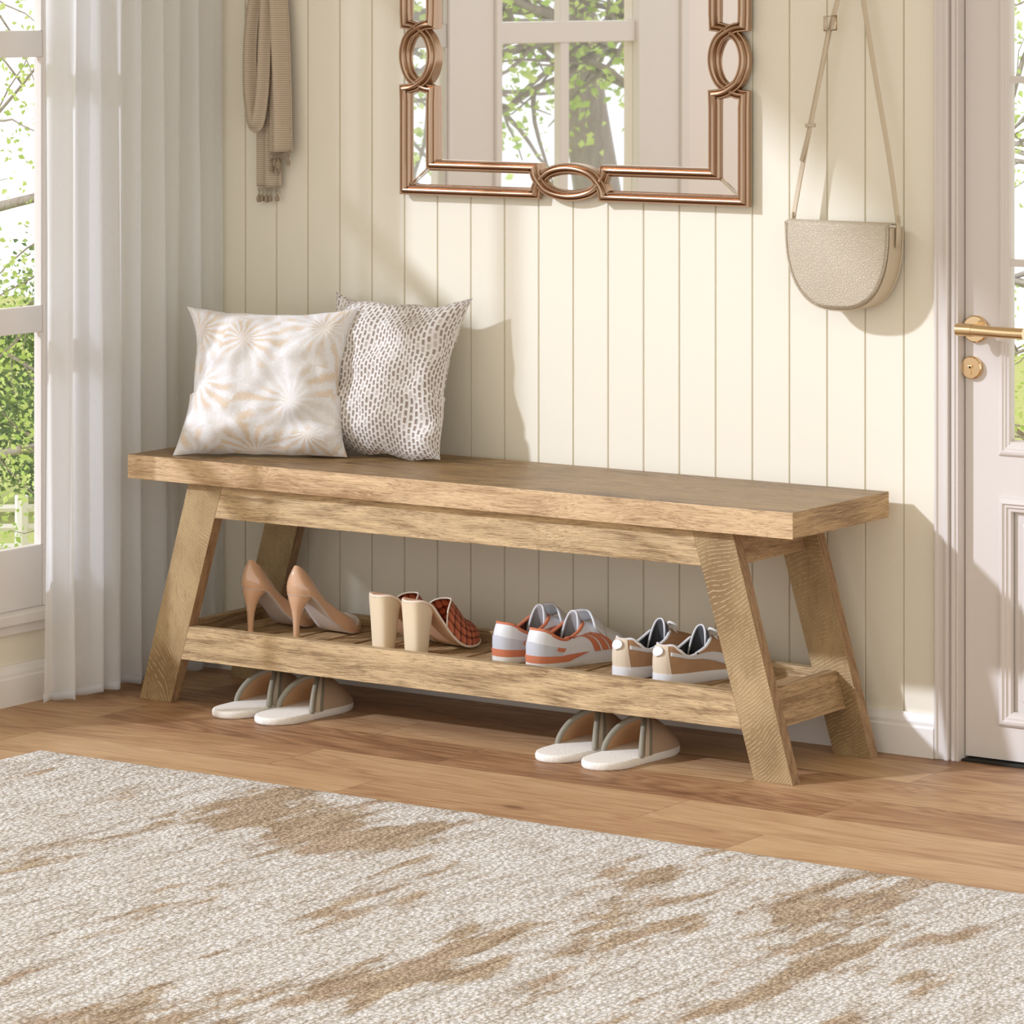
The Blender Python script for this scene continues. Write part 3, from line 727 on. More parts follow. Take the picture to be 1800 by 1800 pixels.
def sneaker(kind):
    A = kind == 'a'
    L, Wd = .240, .086
    ht = 1.0
    WHT = Mat('white_leather_'+kind, .5, (.74, .74, .75) if A else (.78, .765, .74)); GRY = Mat('pale_grey_leather', .55, (.56, .57, .61))
    ORG = Mat('rust_orange_suede', .7, (.60, .19, .09)); LIN = Mat('sneaker_lining_'+kind, .9, (.10, .03, .02) if A else (.045, .045, .05))
    SOL = Mat('rubber_sole_'+kind, .6, (.70, .68, .62) if A else (.72, .71, .72))
    SUE = Mat('brown_suede', .9, spec=.15); n = SUE.noise(SUE.map((1, 1, 1)), 45, 4, .7); SUE.col(SUE.mix(n, (.33, .185, .10), (.50, .30, .17)))
    TAN = Mat('beige_suede', .9, (.68, .56, .42), spec=.15)
    root = empty('sneaker', (0, 0, 0), cat='shoe', group=('white and orange sneakers' if A else 'brown suede sneakers')+' on the bench shelf')
    zs_ = [(0, .030), (.3, .027), (.6, .024), (.85, .025), (1, .032)]
    # outsole: outline extruded, toe spring
    def sole(z0, z1, wk, mb=None):
        mb = mb or MB(); N = 80; rings = []
        for f, wd in ((0, wk*.97), (.06, wk), (.85, wk), (1, wk*.975)):
            r = []
            for k in range(N):
                x, y, t = otl(k/N, L*1.012, Wd*wd, HW, -L*.006); sp = .010*max(0, (t-.75)/.25)**2
                a, b = z0(t)+sp, z1(t)
                r.append((x, y, a+(b-a)*f))
            rings.append(r)
        return mb.loft(rings)
    sole(lambda t: 0, lambda t: crv(zs_, t)-(.012 if A else .002), 1.04).build('outsole', SOL, root, smooth=True, ang=50)
    B = lambda s: (lambda p: (p[0], p[1], crv(zs_, p[2])-(.013 if A else .004)))(otl(s, L*.99, Wd*.985, HW, .001))
    zt = smooth_tab([(0, .094 if A else .090), (.10, .090), (.30, .072 if A else .066), (.5, .066), (.72, .078), (.88, .093), (1, .098)])
    def T(s):
        x, y, t = otl(s, .112, .056, HS, .010); return (x, y, crv(zt, t))
    def M(s):
        b, t = B(s), T(s); tt = b[0]/L
        if tt < .45: k = (.55, 1.10)
        else: k = (.62, 1.12)
        mz = crv([(0, .075), (.2, .066), (.45, .082), (.65, .085), (.8, .068), (1, .062)], tt)
        mx = b[0]*1.0+crv([(0, -.006), (.2, 0), (.6, 0), (1, -.004)], tt)
        return (mx, b[1]*crv([(0, 1.05), (.4, .98), (.8, .92), (1, 1)], tt), mz)
    sh = Shell(B, M, T)
    MB().grid(sh.P, 84, 20, cu=True).build('upper', WHT if A else SUE, root, smooth=True)
    MB().grid(lambda u, v: sh.off(u, v, -.0035), 84, 16, cu=True, flip=True).build('lining', LIN, root, smooth=True)
    MB().grid(lambda u, v: (lambda p: (p[0], p[1]*(1-2*v), .034))(otl(u*.5, L*.95, Wd*.9, HW, .004)), 30, 4).build('insole', LIN, root)
    MB().tube([sh.off(k/84, 1, -.0015) for k in range(84)], .0036 if A else .0030, 8, closed=True).build('collar', ORG if A else Mat('white_piping', .5, (.80, .80, .80)), root, smooth=True)
    # tongue: curved flap standing up from the front of the opening
    def TG(u, v, d=0, dv=0):
        a = (u-.5)*2; rd = (1-(abs(a)**3.2)*v*v)
        y = a*(.027+.002*v-.007*v**4); x = .124-.014*v-.012*a*a+d
        z = .066+.056*v*rd-.016*a*a
        return (x, y, z)
    tm = Mat('tongue_'+kind, .8, (.36, .33, .33) if A else (.07, .07, .075))
    MB().grid(lambda u, v: TG(u, v), 18, 10).build('tongue', tm if A else tm, root, smooth=True, sol=.005, solo=0)
    MB().tube([TG(k/18, 1) for k in range(19)], .0022, 8).build('tongue_edge', Mat('tongue_binding', .6, (.72, .71, .71)), root, smooth=True)
    def duo(nm, mt_, cs, **k):
        k = dict(k)
        for fl_ in (0, 1):
            m = MB()
            for c, kw in cs:
                kk = dict(k); kk.update(kw); sh.patch(m, [(1-p_, q_) for p_, q_ in c][::-1] if fl_ else c, **kk)
            m.build(nm, mt_, root, smooth=True, ang=50)
    if A:
        duo('heel_counter', GRY, [([(-.0, .02), (.165, .02), (.140, .40), (.0, .52)], {})], d1=.0012, nu=16)
        duo('side_band', ORG, [([(0, -.0), (.175, -.0), (.245, .14), (0, .16)], dict(d1=.0026, nu=22))])
        for k in range(3): duo('side_stripe', ORG, [([(.262+.025*k, .14), (.280+.025*k, .14), (.274+.022*k, .80), (.258+.022*k, .80)], {})], d1=.0018)
        duo('side_tab', ORG, [([(.130, .30), (.158, .24), (.168, .33), (.140, .40)], {})], d1=.0030)
        duo('ankle_padding', ORG, [([(.215, .80), (.262, .80), (.275, 1.), (.22, 1.)], {})], d1=.0040)
        def ST(u, v):
            a = (u-.5)*2; x = .142+.030*(v-.5)-.004*abs(a); y = a*.039; return (x+.012*(1-abs(a)), y, .107-.014*(v-.5)*2-.034*abs(a)**2.6)
        MB().grid(ST, 24, 6).build('instep_strap', WHT, root, smooth=True, sol=.0035, solo=0)
        duo('toe_cap', GRY, [([(.40, .02), (.5, .02), (.5, .30), (.40, .34)], {})], d1=.0012)
    else:
        duo('heel_panel', TAN, [([(0, .0), (.075, .0), (.060, 1.0), (0, 1.0)], {})], d1=.0014)
        m = MB()
        m.grid(lambda a, b: sh.off(.040*b*math.cos(2*PI*a), .70+.20*b*math.sin(2*PI*a), .0034), 24, 5, cu=True); m.build('heel_tab', Mat('white_heel_tab', .4, (.88, .87, .86)), root, smooth=True, sol=.0015)
        def band(a, b):
            u = .075+.225*a; lo = crv([(0, .54), (.3, .50), (.55, .38), (.75, .20), (1, .02)], a); hi = crv([(0, .68), (.4, .66), (.65, .66), (.8, .60), (.92, .38), (1, .12)], a)
            return u, lo+(hi-lo)*b
        PG = Mat('pale_grey_suede', .9, (.62, .60, .60))
        MB().grid(lambda a, b: sh.off(*band(a, b), .0014), 26, 5).build('side_stripe', PG, root, smooth=True, sol=.0012)
        MB().grid(lambda a, b: (lambda q: sh.off(1-q[0], q[1], .0014))(band(a, b)), 26, 5, flip=True).build('side_stripe', PG, root, smooth=True, sol=.0012)
        duo('side_emblem', Mat('gold_foil', .35, (.45, .26, .08), .6), [([(.216, .66), (.224, .66), (.224, .72), (.216, .72)], {})], d1=.002)
    # laces zigzag down the instep
    lm = Mat('lace_'+kind, .8, (.82, .82, .82)); m = MB()
    for k in range(5 if not A else 3):
        x = .128+.0135*k+(.022 if A else 0); z = .094-.0078*k-(.013 if A else 0)
        for s_ in (1, -1): m.tube([(x, -.021*s_, z-.006), (x+.004, -.009*s_, z+.0015), (x+.008, .010*s_, z-.0005)], .0026, 8)
    m.build('laces', lm, root, smooth=True)
    for ch in root.children:
        for v_ in ch.data.vertices: v_.co.z *= .76
    if not A:
        MB().tube(cat([(.122, -.006, .078), (.110, -.020, .089), (.118, -.030, .084), (.126, -.012, .080), (.118, .012, .087), (.128, .024, .080), (.126, .004, .078)], 5), .0022, 8).build('lace_bow', lm, root, smooth=True)
    return root
pair(lambda: sneaker('a'), [((.030, -.262, SZ), 'white sneaker with rust orange trim, nearer the orange mules'),
                            ((.118, -.285, SZ), 'white sneaker with rust orange trim, nearer the brown sneakers')], PI/2-.20)
pair(lambda: sneaker('b'), [((.290, -.270, SZ), 'brown suede sneaker with pale side stripe, nearer the white sneakers'),
                            ((.385, -.288, SZ), 'brown suede sneaker with pale side stripe, nearer the bench right leg')], PI/2-.22)

# ------------------------------------------------------------------ slippers
FELT = m_weave('tan_linen', (.58, .42, .29), (.42, .29, .19), 90, 60, .5, .001, .9)
WHF = Mat('white_terry', 1., spec=.1); n = WHF.noise(WHF.map((1, 1, 1)), 420, 2, .7); WHF.col((.90, .86, .80)); WHF.bump(n, .6, .002)
GRB = Mat('grey_green_ribbon', .6, (.26, .235, .18)); BEI = Mat('beige_ribbon', .8, (.62, .52, .40)); FIN = Mat('tan_felt_lining', .95, (.60, .36, .19))
def make_slipper():
    L, Wd = .247, .096; TS = .013
    root = empty('house_slipper', (0, 0, 0), cat='slipper')
    rings = []
    for z, k in ((0, .965), (.003, .995), (TS-.003, 1.0), (TS, .975), (TS+.0005, .93)):
        rings.append([(lambda p: (p[0]*1.0+(L/2-p[0])*(1-k)*.6, p[1]*k, z))(otl(i/72, L, Wd, HS)) for i in range(72)])
    MB().loft(rings).build('sole', WHF, root, smooth=True, ang=60)
    def V(u, v, d=0):
        a = PI*u; c = math.cos(a)
        x0 = .160-.064*abs(c)**1.2-.004*c
        x = x0+(L-.006-x0)*v**.85
        t = min(1, x/L); hw = crv(HS, t)*Wd/2*.97
        H = crv([(0, .057), (.12, .056), (.3, .051), (.55, .041), (.8, .026), (.93, .015), (1, .002)], v)
        return (x, -c*(hw+d), TS-.001+(H+d)*max(0, math.sin(a))**(1.25-.4*min(1, v*2)))
    MB().grid(lambda u, v: V(u, v), 40, 28).build('vamp', FELT, root, smooth=True)
    MB().grid(lambda u, v: V(u, v, -.003), 40, 28, flip=True).build('vamp_lining', FIN, root, smooth=True)
    MB().tube([V(k/40, 0, -.001) for k in range(41)], .0052, 10).build('throat_binding', GRB, root, smooth=True)
    for nm, v0, v1, mt_ in (('beige_ribbon', .035, .10, BEI), ('grey_ribbon', .10, .155, GRB)):
        MB().grid(lambda u, v: V(u, v0+(v1-v0)*v, .0012), 40, 3).build(nm, mt_, root, smooth=True)
    return root
sp = make_slipper(); gp = 'house slippers on the floor under the bench'
sp['label'] = 'tan and white slipper on the floor, nearest the left leg of the bench'
sp.location = (-.474, -.424, .0005); sp.rotation_euler = (0, 0, PI/2-.03)
for (x, y), lb in (((-.371, -.430), 'tan and white slipper of the left pair, its right one'), ((.240, -.424), 'tan and white slipper of the right pair, its left one'),
                   ((.342, -.434), 'tan and white slipper on the floor, nearest the right leg of the bench')):
    copy_tree(sp, (x, y, .0005), lb)
for o in COL.objects:
    if o.name.startswith('house_slipper'): o['group'] = gp

# ------------------------------------------------------------------ handbag
def m_leather():
    g = Mat('pebbled_beige_leather', .48, (.62, .53, .40), spec=.4)
    v = g.vor(g.map((1, 1, 1)), 215, 1); n = g.noise(g.map((1, 1, 1)), 30, 2); c = g.vor(g.map((1, 1, 1)), 215, 1, 'DISTANCE_TO_EDGE')
    g.col(g.mix(g.ss(c, 0, .12, .35, 0), (.60, .52, .40), (.36, .29, .20))); g.bump(g.ma('ADD', g.ss(c, 0, .18), g.ma('MULTIPLY', n, .3)), .55, .0012); return g
LEA = m_leather(); LEP = Mat('smooth_beige_leather', .5, (.62, .52, .38)); STI = Mat('beige_stitching', .8, (.45, .36, .25)); GOLD = Mat('gold_metal', .18, (.75, .56, .32), 1)
HC = Vector((.617, 0, .93))
bag = empty('saddle_handbag', (HC.x, -.04, .779), label='beige pebbled leather saddle handbag hanging on the wall by its strap', cat='handbag', group=None)
BO2 = bag.location
def bagout(a, w, hgt, top, cx=.617):
    """U outline: a 0..1 from top left round the bottom to top right"""
    th = PI*(1+a)                                   # pi..2pi
    c, s_ = math.cos(th), math.sin(th)
    x = cx+w*math.copysign(abs(c)**.74, c); z = top-hgt*abs(s_)**.80
    return x, z
YF, YB = -.068, -.012
def bagU(w, h, top, y, n=48): return [(bagout(k/n, w, h, top)[0], y, bagout(k/n, w, h, top)[1]) for k in range(n+1)]
w_, h_, tp = .1035, .148, .925
body = MB(); rings = [bagU(w_-.005, h_-.004, tp-.006, YF+.002), bagU(w_-.003, h_-.002, tp-.006, YF+.006), bagU(w_-.003, h_-.002, tp-.006, YB-.006), bagU(w_-.006, h_-.005, tp-.006, YB)]
body.loft(rings).build('bag_body', LEP, bag, org=BO2, smooth=True, ang=40)
# front flap: follows the front, folds over the top
fl = MB()
def flap(u, v):
    n_ = 1.0
    if v > .82:
        q = (v-.82)/.18; a = q*PI/2*1.0; x = bagout(u, w_, h_, tp)[0]
        # roll over the top edge towards the wall
        xx = HC.x-w_+2*w_*u
        return (xx, YF-.004+.030*q*(1 if q < 1 else 1), tp+.004*math.sin(q*PI*.9)) if q > 0 else (xx, YF-.004, tp)
    k = v/.82
    x, z = bagout(u, w_, h_, tp); xt = HC.x-w_+2*w_*u
    return (x+(xt-x)*k, YF-.004-.005*math.sin(PI*min(1, k))*math.sin(PI*u), z+(tp-z)*k)
fl.grid(flap, 56, 34).build('flap', LEA, bag, org=BO2, smooth=True, sol=.0026)
MB().tube([(x, YF-.0062, z) for x, _, z in [(bagout(k/60, w_-.004, h_-.004, tp)[0], 0, bagout(k/60, w_-.004, h_-.004, tp)[1]) for k in range(61)]], .0007, 6).build('flap_stitching', STI, bag, org=BO2)
MB().tube([(x, YF+.0035, z) for x, _, z in [(bagout(k/60, w_-.001, h_, tp-.004)[0], 0, bagout(k/60, w_-.001, h_, tp-.004)[1]) for k in range(61)]], .0016, 8).tube([(x, YB-.004, z) for x, _, z in [(bagout(k/60, w_-.002, h_, tp-.004)[0], 0, bagout(k/60, w_-.002, h_, tp-.004)[1]) for k in range(61)]], .0016, 8).build('edge_piping', LEP, bag, org=BO2, smooth=True)
for s_ in (-1, 1):
    x = HC.x+s_*(w_+.0015)
    MB().tube([(x, -.040, .885), (x+s_*.001, -.040, .915), (x-s_*.001, -.038, .940)], .004, 10, flat=(.014, .003), up=(0, 1, 0)).build('strap_tab', LEP, bag, org=BO2, smooth=True)
pin_ = Vector((.616, -.022, 1.405))
L1 = cat([(HC.x-w_-.001, -.040, .932), (.535, -.036, 1.05), (.560, -.032, 1.17), (.583, -.028, 1.272), (.597, -.024, 1.33), (.606, -.022, 1.398), (.616, -.022, 1.414)], 8)
R1 = cat([(.616, -.022, 1.414), (.626, -.022, 1.398), (.645, -.024, 1.31), (.674, -.030, 1.17), (.702, -.035, 1.04), (HC.x+w_+.001, -.039, .930)], 8)
MB().tube(L1+R1[1:], .004, 10, flat=(.011, .003), up=(1, -.35, 0)).build('strap', LEP, bag, org=BO2, smooth=True)
MB().tube([(.529, -.040, 1.030), (.548, -.037, 1.10), (.577, -.034, 1.245), (.580, -.034, 1.262)], .004, 8, flat=(.010, .0025), up=(1, -.35, 0)).build('strap_tail', LEP, bag, org=BO2, smooth=True)
bk = empty('buckle_tmp', (0, 0, 0)); bpy.data.objects.remove(bk)
MB().tube([(.572, -.034, 1.285), (.594, -.030, 1.287), (.594, -.030, 1.262), (.572, -.034, 1.260)], .0018, 8, closed=True).build('buckle', GOLD, bag, org=BO2, smooth=True)
MB().tube([(.577, -.038, 1.286), (.577, -.039, 1.262)], .004, 8, flat=(.008, .003), up=(1, 0, 0)).build('buckle_leather', LEP, bag, org=BO2, smooth=True)
MB().tube([(.538, -.041, 1.093), (.555, -.036, 1.094)], .0045, 8, flat=(.007, .007), up=(0, 0, 1)).build('strap_keeper', LEP, bag, org=BO2, smooth=True)
def peg(x, z, lb):
    h = empty('wall_hook', (x, 0, z), label=lb, cat='hook')
    MB().tube([(0, -.0005, 0), (0, -.006, 0)], .014, 24).build('hook_plate', BRASS, h, smooth=True, ang=40)
    MB().tube(cat([(0, -.004, 0), (0, -.022, -.001), (0, -.036, .004), (0, -.040, .018)], 6), .004, 12).build('hook_prong', BRASS, h, smooth=True, ang=60)
peg(.616, 1.406, 'brass wall hook above the beige handbag')

# ------------------------------------------------------------------ scarf
def m_scarf():
    g = Mat('ribbed_taupe_knit', .95, spec=.1)
    z = g.sep(g.tc())[2]; s_ = g.ma('SINE', g.ma('MULTIPLY', z, 2*PI/.0042)); nn = g.noise(g.map((1, 1, 1)), 300, 2)
    c = g.mix(g.ss(s_, -.6, .8), (.42, .335, .24), (.62, .52, .40)); g.col(g.mix(g.ma('MULTIPLY', nn, .3), c, (.60, .5, .4)))
    g.bump(g.ma('ADD', s_, nn), .4, .001); return g
SCF = m_scarf(); scarf = empty('fringed_scarf', (-.66, -.03, .93), label='taupe ribbed scarf with tasselled ends hanging on the panelled wall', cat='scarf')
SO = scarf.location
def fold(name, cl, fn=None, amp=.010, nf=3, ph=0, sol=.0022):
    """draped band; cl = list of (x centre, y centre, z, width)"""
    c = cat([(a, b, z_) for a, b, z_, w in cl], 8); wd = cat([(w, 0, 0) for a, b, z_, w in cl], 8)
    def P(u, v):
        i = min(len(c)-1, int(round(v*(len(c)-1)))); p = c[i]; w = wd[i].x; a = u-.5
        y = p.y-amp*math.sin(PI*u)*.9-amp*.55*math.sin(nf*PI*2*u+ph+v*.8)
        return (p.x+a*w, min(y, -.003), p.z)
    return MB().grid(P, 36, len(c)-1).build(name, SCF, scarf, org=SO, smooth=True, sol=sol, solo=0)
# back tail (longest), right tail, middle tail, front loop
fold('scarf_tail', [(-.670, -.010, 1.36, .05), (-.672, -.010, 1.20, .060), (-.676, -.010, 1.08, .060), (-.676, -.010, .948, .060)], nf=2, ph=1.1, amp=.008)
fold('scarf_tail', [(-.655, -.022, 1.38, .040), (-.648, -.024, 1.28, .052), (-.640, -.024, 1.15, .052), (-.636, -.024, 1.018, .052)], nf=1.6, ph=2.2, amp=.016)
fold('scarf_tail', [(-.664, -.018, 1.37, .030), (-.655, -.020, 1.25, .034), (-.652, -.020, 1.12, .034), (-.650, -.020, 1.004, .034)], nf=1, ph=.4, amp=.008)
lp = cat([(-.690, -.030, 1.37, ), (-.706, -.034, 1.25), (-.707, -.036, 1.15), (-.699, -.038, 1.095), (-.690, -.040, 1.071), (-.681, -.040, 1.092), (-.674, -.038, 1.15), (-.670, -.036, 1.25), (-.668, -.030, 1.37)], 10)
mb = MB()
def LPf(u, v):
    i = min(len(lp)-1, int(round(v*(len(lp)-1)))); p = lp[i]; nx_ = Vector((lp[min(i+1, len(lp)-1)]-lp[max(i-1, 0)])).normalized(); side = Vector((-nx_.z, 0, nx_.x))
    w = .030+.004*math.sin(v*PI); q = (u-.5)
    return p+side*q*w+Vector((0, -.010*math.cos(PI*q)+.004*math.sin(u*9), 0))
mb.grid(LPf, 16, len(lp)-1).build('scarf_loop', SCF, scarf, org=SO, smooth=True, sol=.003, solo=0)
MB().grid(lambda u, v: (-.736+.030*u*(1-.2*v)+.010*v*v, -.010-.004*math.sin(u*6), 1.16-.085*v-.012*u*v), 8, 10).build('scarf_corner', SCF, scarf, org=SO, smooth=True, sol=.002)
TAS = Mat('tassel_yarn', .95, (.33, .26, .185), spec=.1)
def fringe(x0, x1, z, y, n, drops):
    m = MB()
    for k in range(n): x = x0+(x1-x0)*(k+.5)/n; m.tube([(x, y, z), (x+.001*math.sin(k*2.), y-.001, z-.008-.003*(k % 3))], .0007, 5)
    m.build('fringe', TAS, scarf, org=SO)
    for x, dz, r in drops:
        rings = []
        for q, rr in ((0, .0008), (.30, .001), (.42, .35), (.6, .85), (.8, 1.), (1, .75)):
            rings.append([(x+r*(rr if rr > .01 else .12)*math.cos(2*PI*k/10), y-.002+r*(rr if rr > .01 else .12)*math.sin(2*PI*k/10), z-.004-dz*q) for k in range(10)])
        MB().loft(rings).build('tassel', TAS, scarf, org=SO, smooth=True, ang=60)
fringe(-.705, -.648, .948, -.014, 18, [(-.700, .026, .0048), (-.692, .024, .0044), (-.681, .026, .0050), (-.672, .024, .0042), (-.655, .023, .0044)])
fringe(-.662, -.611, 1.018, -.030, 16, [(-.648, .024, .0050), (-.640, .028, .0055), (-.616, .022, .0042)])
fringe(-.666, -.636, 1.004, -.024, 10, [(-.660, .022, .0042), (-.650, .026, .0046), (-.643, .020, .0042)])
peg(-.668, 1.385, 'brass wall hook above the taupe scarf')

# ------------------------------------------------------------------ mirror
BRZ = Mat('rose_bronze_frame', .26, (.45, .305, .205), 1); SILV = Mat('mirror_silvering', .012, (.90, .90, .91), 1)
MC = Vector((.0247, 0, 1.205)); mirror = empty('wall_mirror', (MC.x, 0, MC.z-.261), label='rectangular wall mirror in a rose bronze frame with interlaced ovals', cat='mirror')
MO = mirror.location; SXM = 1.25; HWm, HHm, mm_, dd_ = .3072, .261, .0180, .0490
ORN = [(-.085, 0), (-.0612, 0), (-.0590, .26), (-.0530, .5), (-.0405, .80), (-.0220, .97), (0, 1.03)]
oc = cat([(a, b, 0) for a, b in ORN[1:]]+[(-a, b, 0) for a, b in ORN[1:-1][::-1]], 5)
ORNP = [(-.085, 0.)]+[(p.x, max(0, p.y)) for p in oc]+[(.085, 0.)]
def m3(u, v, y): return (MC.x+SXM*u, y, MC.z+v)
def strand_path(B):
    pts = []
    for k, (du, dv, half, lng) in enumerate(((1, 0, HHm, HWm), (0, 1, HWm, HHm), (-1, 0, HHm, HWm), (0, -1, HWm, HHm))):
        # side k runs along (du,dv); outward normal is (dv,-du)
        s0 = 1 if B else 0; o = mm_/2+s0*dd_
        pts.append((-du*(lng-o)+dv*(half-o), -dv*(lng-o)-du*(half-o), 0))
        for q, s_ in ORNP:
            s2 = 1-s_ if B else s_; o = mm_/2+s2*dd_
            hh = (.0028 if not B else -.0028)*math.sin(max(-1, min(1, q/.0535))*PI/2)*(1 if abs(q) < .08 else 0)
            pts.append((du*q+dv*(half-o), dv*q-du*(half-o), hh))
    return pts
def offset(pts, w):
    n = len(pts); R = []
    for i in range(n):
        a = Vector(pts[i][:2])-Vector(pts[i-1][:2]); b = Vector(pts[(i+1) % n][:2])-Vector(pts[i][:2]); a.normalize(); b.normalize()
        na, nb = Vector((a.y, -a.x)), Vector((b.y, -b.x)); m_ = (na+nb)
        m_ = m_/max(.35, m_.length_squared/2)*1.0 if m_.length > 1e-6 else na
        R.append((pts[i][0]+m_.x*w, pts[i][1]+m_.y*w))
    return R
PROF = [(-.5, .0), (-.5, .017), (-.44, .0195), (-.34, .0195), (-.28, .0165), (-.23, .020), (-.12, .0265), (0, .028), (.12, .0265), (.23, .020), (.28, .0165), (.34, .0195), (.44, .0195), (.5, .017), (.5, 0)]
for B in (False, True):
    P_ = strand_path(B); mb = MB(); n = len(P_); m = len(PROF)
    offs = [offset(P_, w*mm_) for w, _ in PROF]
    for i in range(n):
        for j, (w, h) in enumerate(PROF):
            u, v = offs[j][i]; mb.v.append(m3(u, v, -.009-h*.66-(P_[i][2]*.7 if h > 0 else 0))); mb.uv.append((0, 0))
    for i in range(n):
        for j in range(m-1): a, b = i*m+j, ((i+1) % n)*m+j; mb.f.append((a, b, b+1, a+1))
    mb.build('outer_moulding' if not B else 'inner_moulding', BRZ, mirror, org=MO, smooth=True, ang=28)
env = []
for k, (du, dv, half, lng) in enumerate(((1, 0, HHm, HWm), (0, 1, HWm, HHm), (-1, 0, HHm, HWm), (0, -1, HWm, HHm))):
    o = mm_/2; env.append((-du*(lng-o)+dv*(half-o), -dv*(lng-o)-du*(half-o)))
    for q, s_ in ORNP: o = mm_/2+min(s_, 1-s_)*dd_; env.append((du*q+dv*(half-o), dv*q-du*(half-o)))
n = len(env)
mk('mirror_glass', [m3(u, v, -.010) for u, v in env]+[m3(u, v, -.0005) for u, v in env], [tuple(range(n)), tuple(range(n, 2*n))[::-1]]+[(i, n+i, n+(i+1) % n, (i+1) % n) for i in range(n)], SILV, mirror, org=MO)
def bevelled(poly, nm, w=.0038):
    a = sum(poly[i-1][0]*poly[i][1]-poly[i][0]*poly[i-1][1] for i in range(len(poly)))
    if a < 0: poly = poly[::-1]
    inn = offset(poly, -w); n = len(poly)
    vs = [m3(u, v, -.0105) for u, v in poly]+[m3(u, v, -.0128) for u, v in inn]
    mk(nm, vs, [(i, (i+1) % n, n+(i+1) % n, n+i) for i in range(n)]+[tuple(range(n, 2*n))], SILV, mirror, org=MO)
for du, dv, half, lng in ((1, 0, HHm, HWm), (0, 1, HWm, HHm), (-1, 0, HHm, HWm), (0, -1, HWm, HHm)):
    for sg in (-1, 1):
        o1, o2 = mm_-.001, dd_+.001; om = (o1+o2)/2
        L_ = [(sg*(lng-o1), o1), (sg*(lng-o2), o2), (sg*.066, o2), (sg*.0585, om), (sg*.066, o1)]
        bevelled([(du*q+dv*(half-o), dv*q-du*(half-o)) for q, o in L_], 'border_glass')
    arc_ = [(q, s_) for q, s_ in ORNP if s_ > .74]
    bevelled([(du*q+dv*(half-o), dv*q-du*(half-o)) for q, o in [(q, s_*dd_) for q, s_ in arc_]+[(q, (1-s_)*dd_+mm_) for q, s_ in arc_[::-1]]], 'oval_glass', .0028)

# ------------------------------------------------------------------ outside
def m_leaf(name, a, b, tr=.45):
    g = Mat(name, .6); n = g.N; nz = g.noise(g.map((1, 1, 1)), 2.5, 3, .7); c = g.mix(g.ss(nz, .35, .65), a, b); g.col(c)
    tl = n.new('ShaderNodeBsdfTranslucent'); g.put(tl.inputs[0], c); mx = n.new('ShaderNodeMixShader'); mx.inputs[0].default_value = tr
    g.t.links.new(g.b.outputs[0], mx.inputs[1]); g.t.links.new(tl.outputs[0], mx.inputs[2]); g.t.links.new(mx.outputs[0], g.out.inputs[0]); return g
LG = m_leaf('spring_leaves', (.42, .60, .12), (.72, .82, .30)); LD = m_leaf('dense_leaves', (.09, .18, .045), (.36, .49, .14), .3)
BARK = Mat('grey_bark', .95, spec=.1); n_ = BARK.noise(BARK.map((1, 1, .3)), 30, 4, .7); BARK.col(BARK.mix(n_, (.20, .15, .11), (.52, .46, .40))); BARK.bump(n_, .8, .02)
RN = random.Random(11)
def leafs(mb, pts, n, sp, size):
    for _ in range(n):
        p = Vector(RN.choice(pts))+Vector((RN.gauss(0, sp), RN.gauss(0, sp), RN.gauss(0, sp)))
        d = Vector((RN.uniform(-1, 1), RN.uniform(-1, 1), RN.uniform(-1, .4))).normalized(); s_ = d.orthogonal().normalized(); s_.rotate(Matrix.Rotation(RN.uniform(0, 6.28), 3, d))
        u = d.cross(s_); L = size*RN.uniform(.6, 1.3); w = L*.36
        mb.add([p, p+d*L*.45+s_*w+u*w*.4, p+d*L, p+d*L*.45-s_*w+u*w*.4], [(0, 1, 2), (0, 2, 3)])
def branch(mb, p, d, L, r, dep, tips, droop):
    pts = [p]; q = Vector(p); d = Vector(d)
    for i in range(6):
        d = (d+Vector((RN.gauss(0, .16), RN.gauss(0, .16), RN.gauss(0, .12)-droop))).normalized(); q = q+d*L/6; pts.append(q.copy())
        if dep and i >= 1:
            for _ in range(2 if dep > 1 else 1):
                e = (d+Vector((RN.gauss(0, .7), RN.gauss(0, .7), RN.gauss(0, .5)))).normalized(); branch(mb, q, e, L*RN.uniform(.45, .65), r*.45, dep-1, tips, droop)
        if dep <= 1: tips.append(tuple(q))
    mb.tube(pts, [r*(1-.75*i/6) for i in range(7)], 6)
def tree(name, base, h, r, dirs, L, nl, size, sp, mat, label, group=None, droop=.02, dep=2):
    t = empty(name, base, label=label, cat='tree', group=group); b = Vector(base); wd = MB(); tips = []
    tr = [b+Vector((.05*math.sin(k), .05*math.cos(k*1.7), h*k/5)) for k in range(6)]
    wd.tube(tr, [r*(1.15-.4*k/5) for k in range(6)], 14)
    for dz, d in dirs: branch(wd, b+Vector((0, 0, h*dz)), Vector(d).normalized(), L, r*.55, dep, tips, droop)
    wd.build('trunk', BARK, t, org=b, smooth=True)
    lf_ = MB(); leafs(lf_, tips, nl, sp, size); lf_.build('foliage', mat, t, org=b); return t
GZ = -2.7
tree('garden_tree', (-5.3, 4.2, GZ), 3.4, .035, [(.55, (1, -.8, .1)), (.7, (.9, -.6, .3)), (.85, (.6, -1, .4)), (.95, (1, 0, .5)), (1, (.2, -1, .6)), (.8, (1.2, -1.2, -.1))], 1.7, 26000, .023, .09, LG, 'light green birch tree hanging close outside the left window', droop=.05)
tree('garden_tree', (-6.4, -9.9, -.6), 2.2, .12, [(.75, (1, .4, .35)), (.9, (.6, 1, .5)), (.95, (1, 1.3, .1)), (1, (-.4, .6, 1)), (.85, (-1, .3, .6)), (.8, (.9, .9, .0))], 2.3, 8000, .046, .10, LG, 'thick leaning tree seen reflected in the mirror behind the far window', droop=.03)
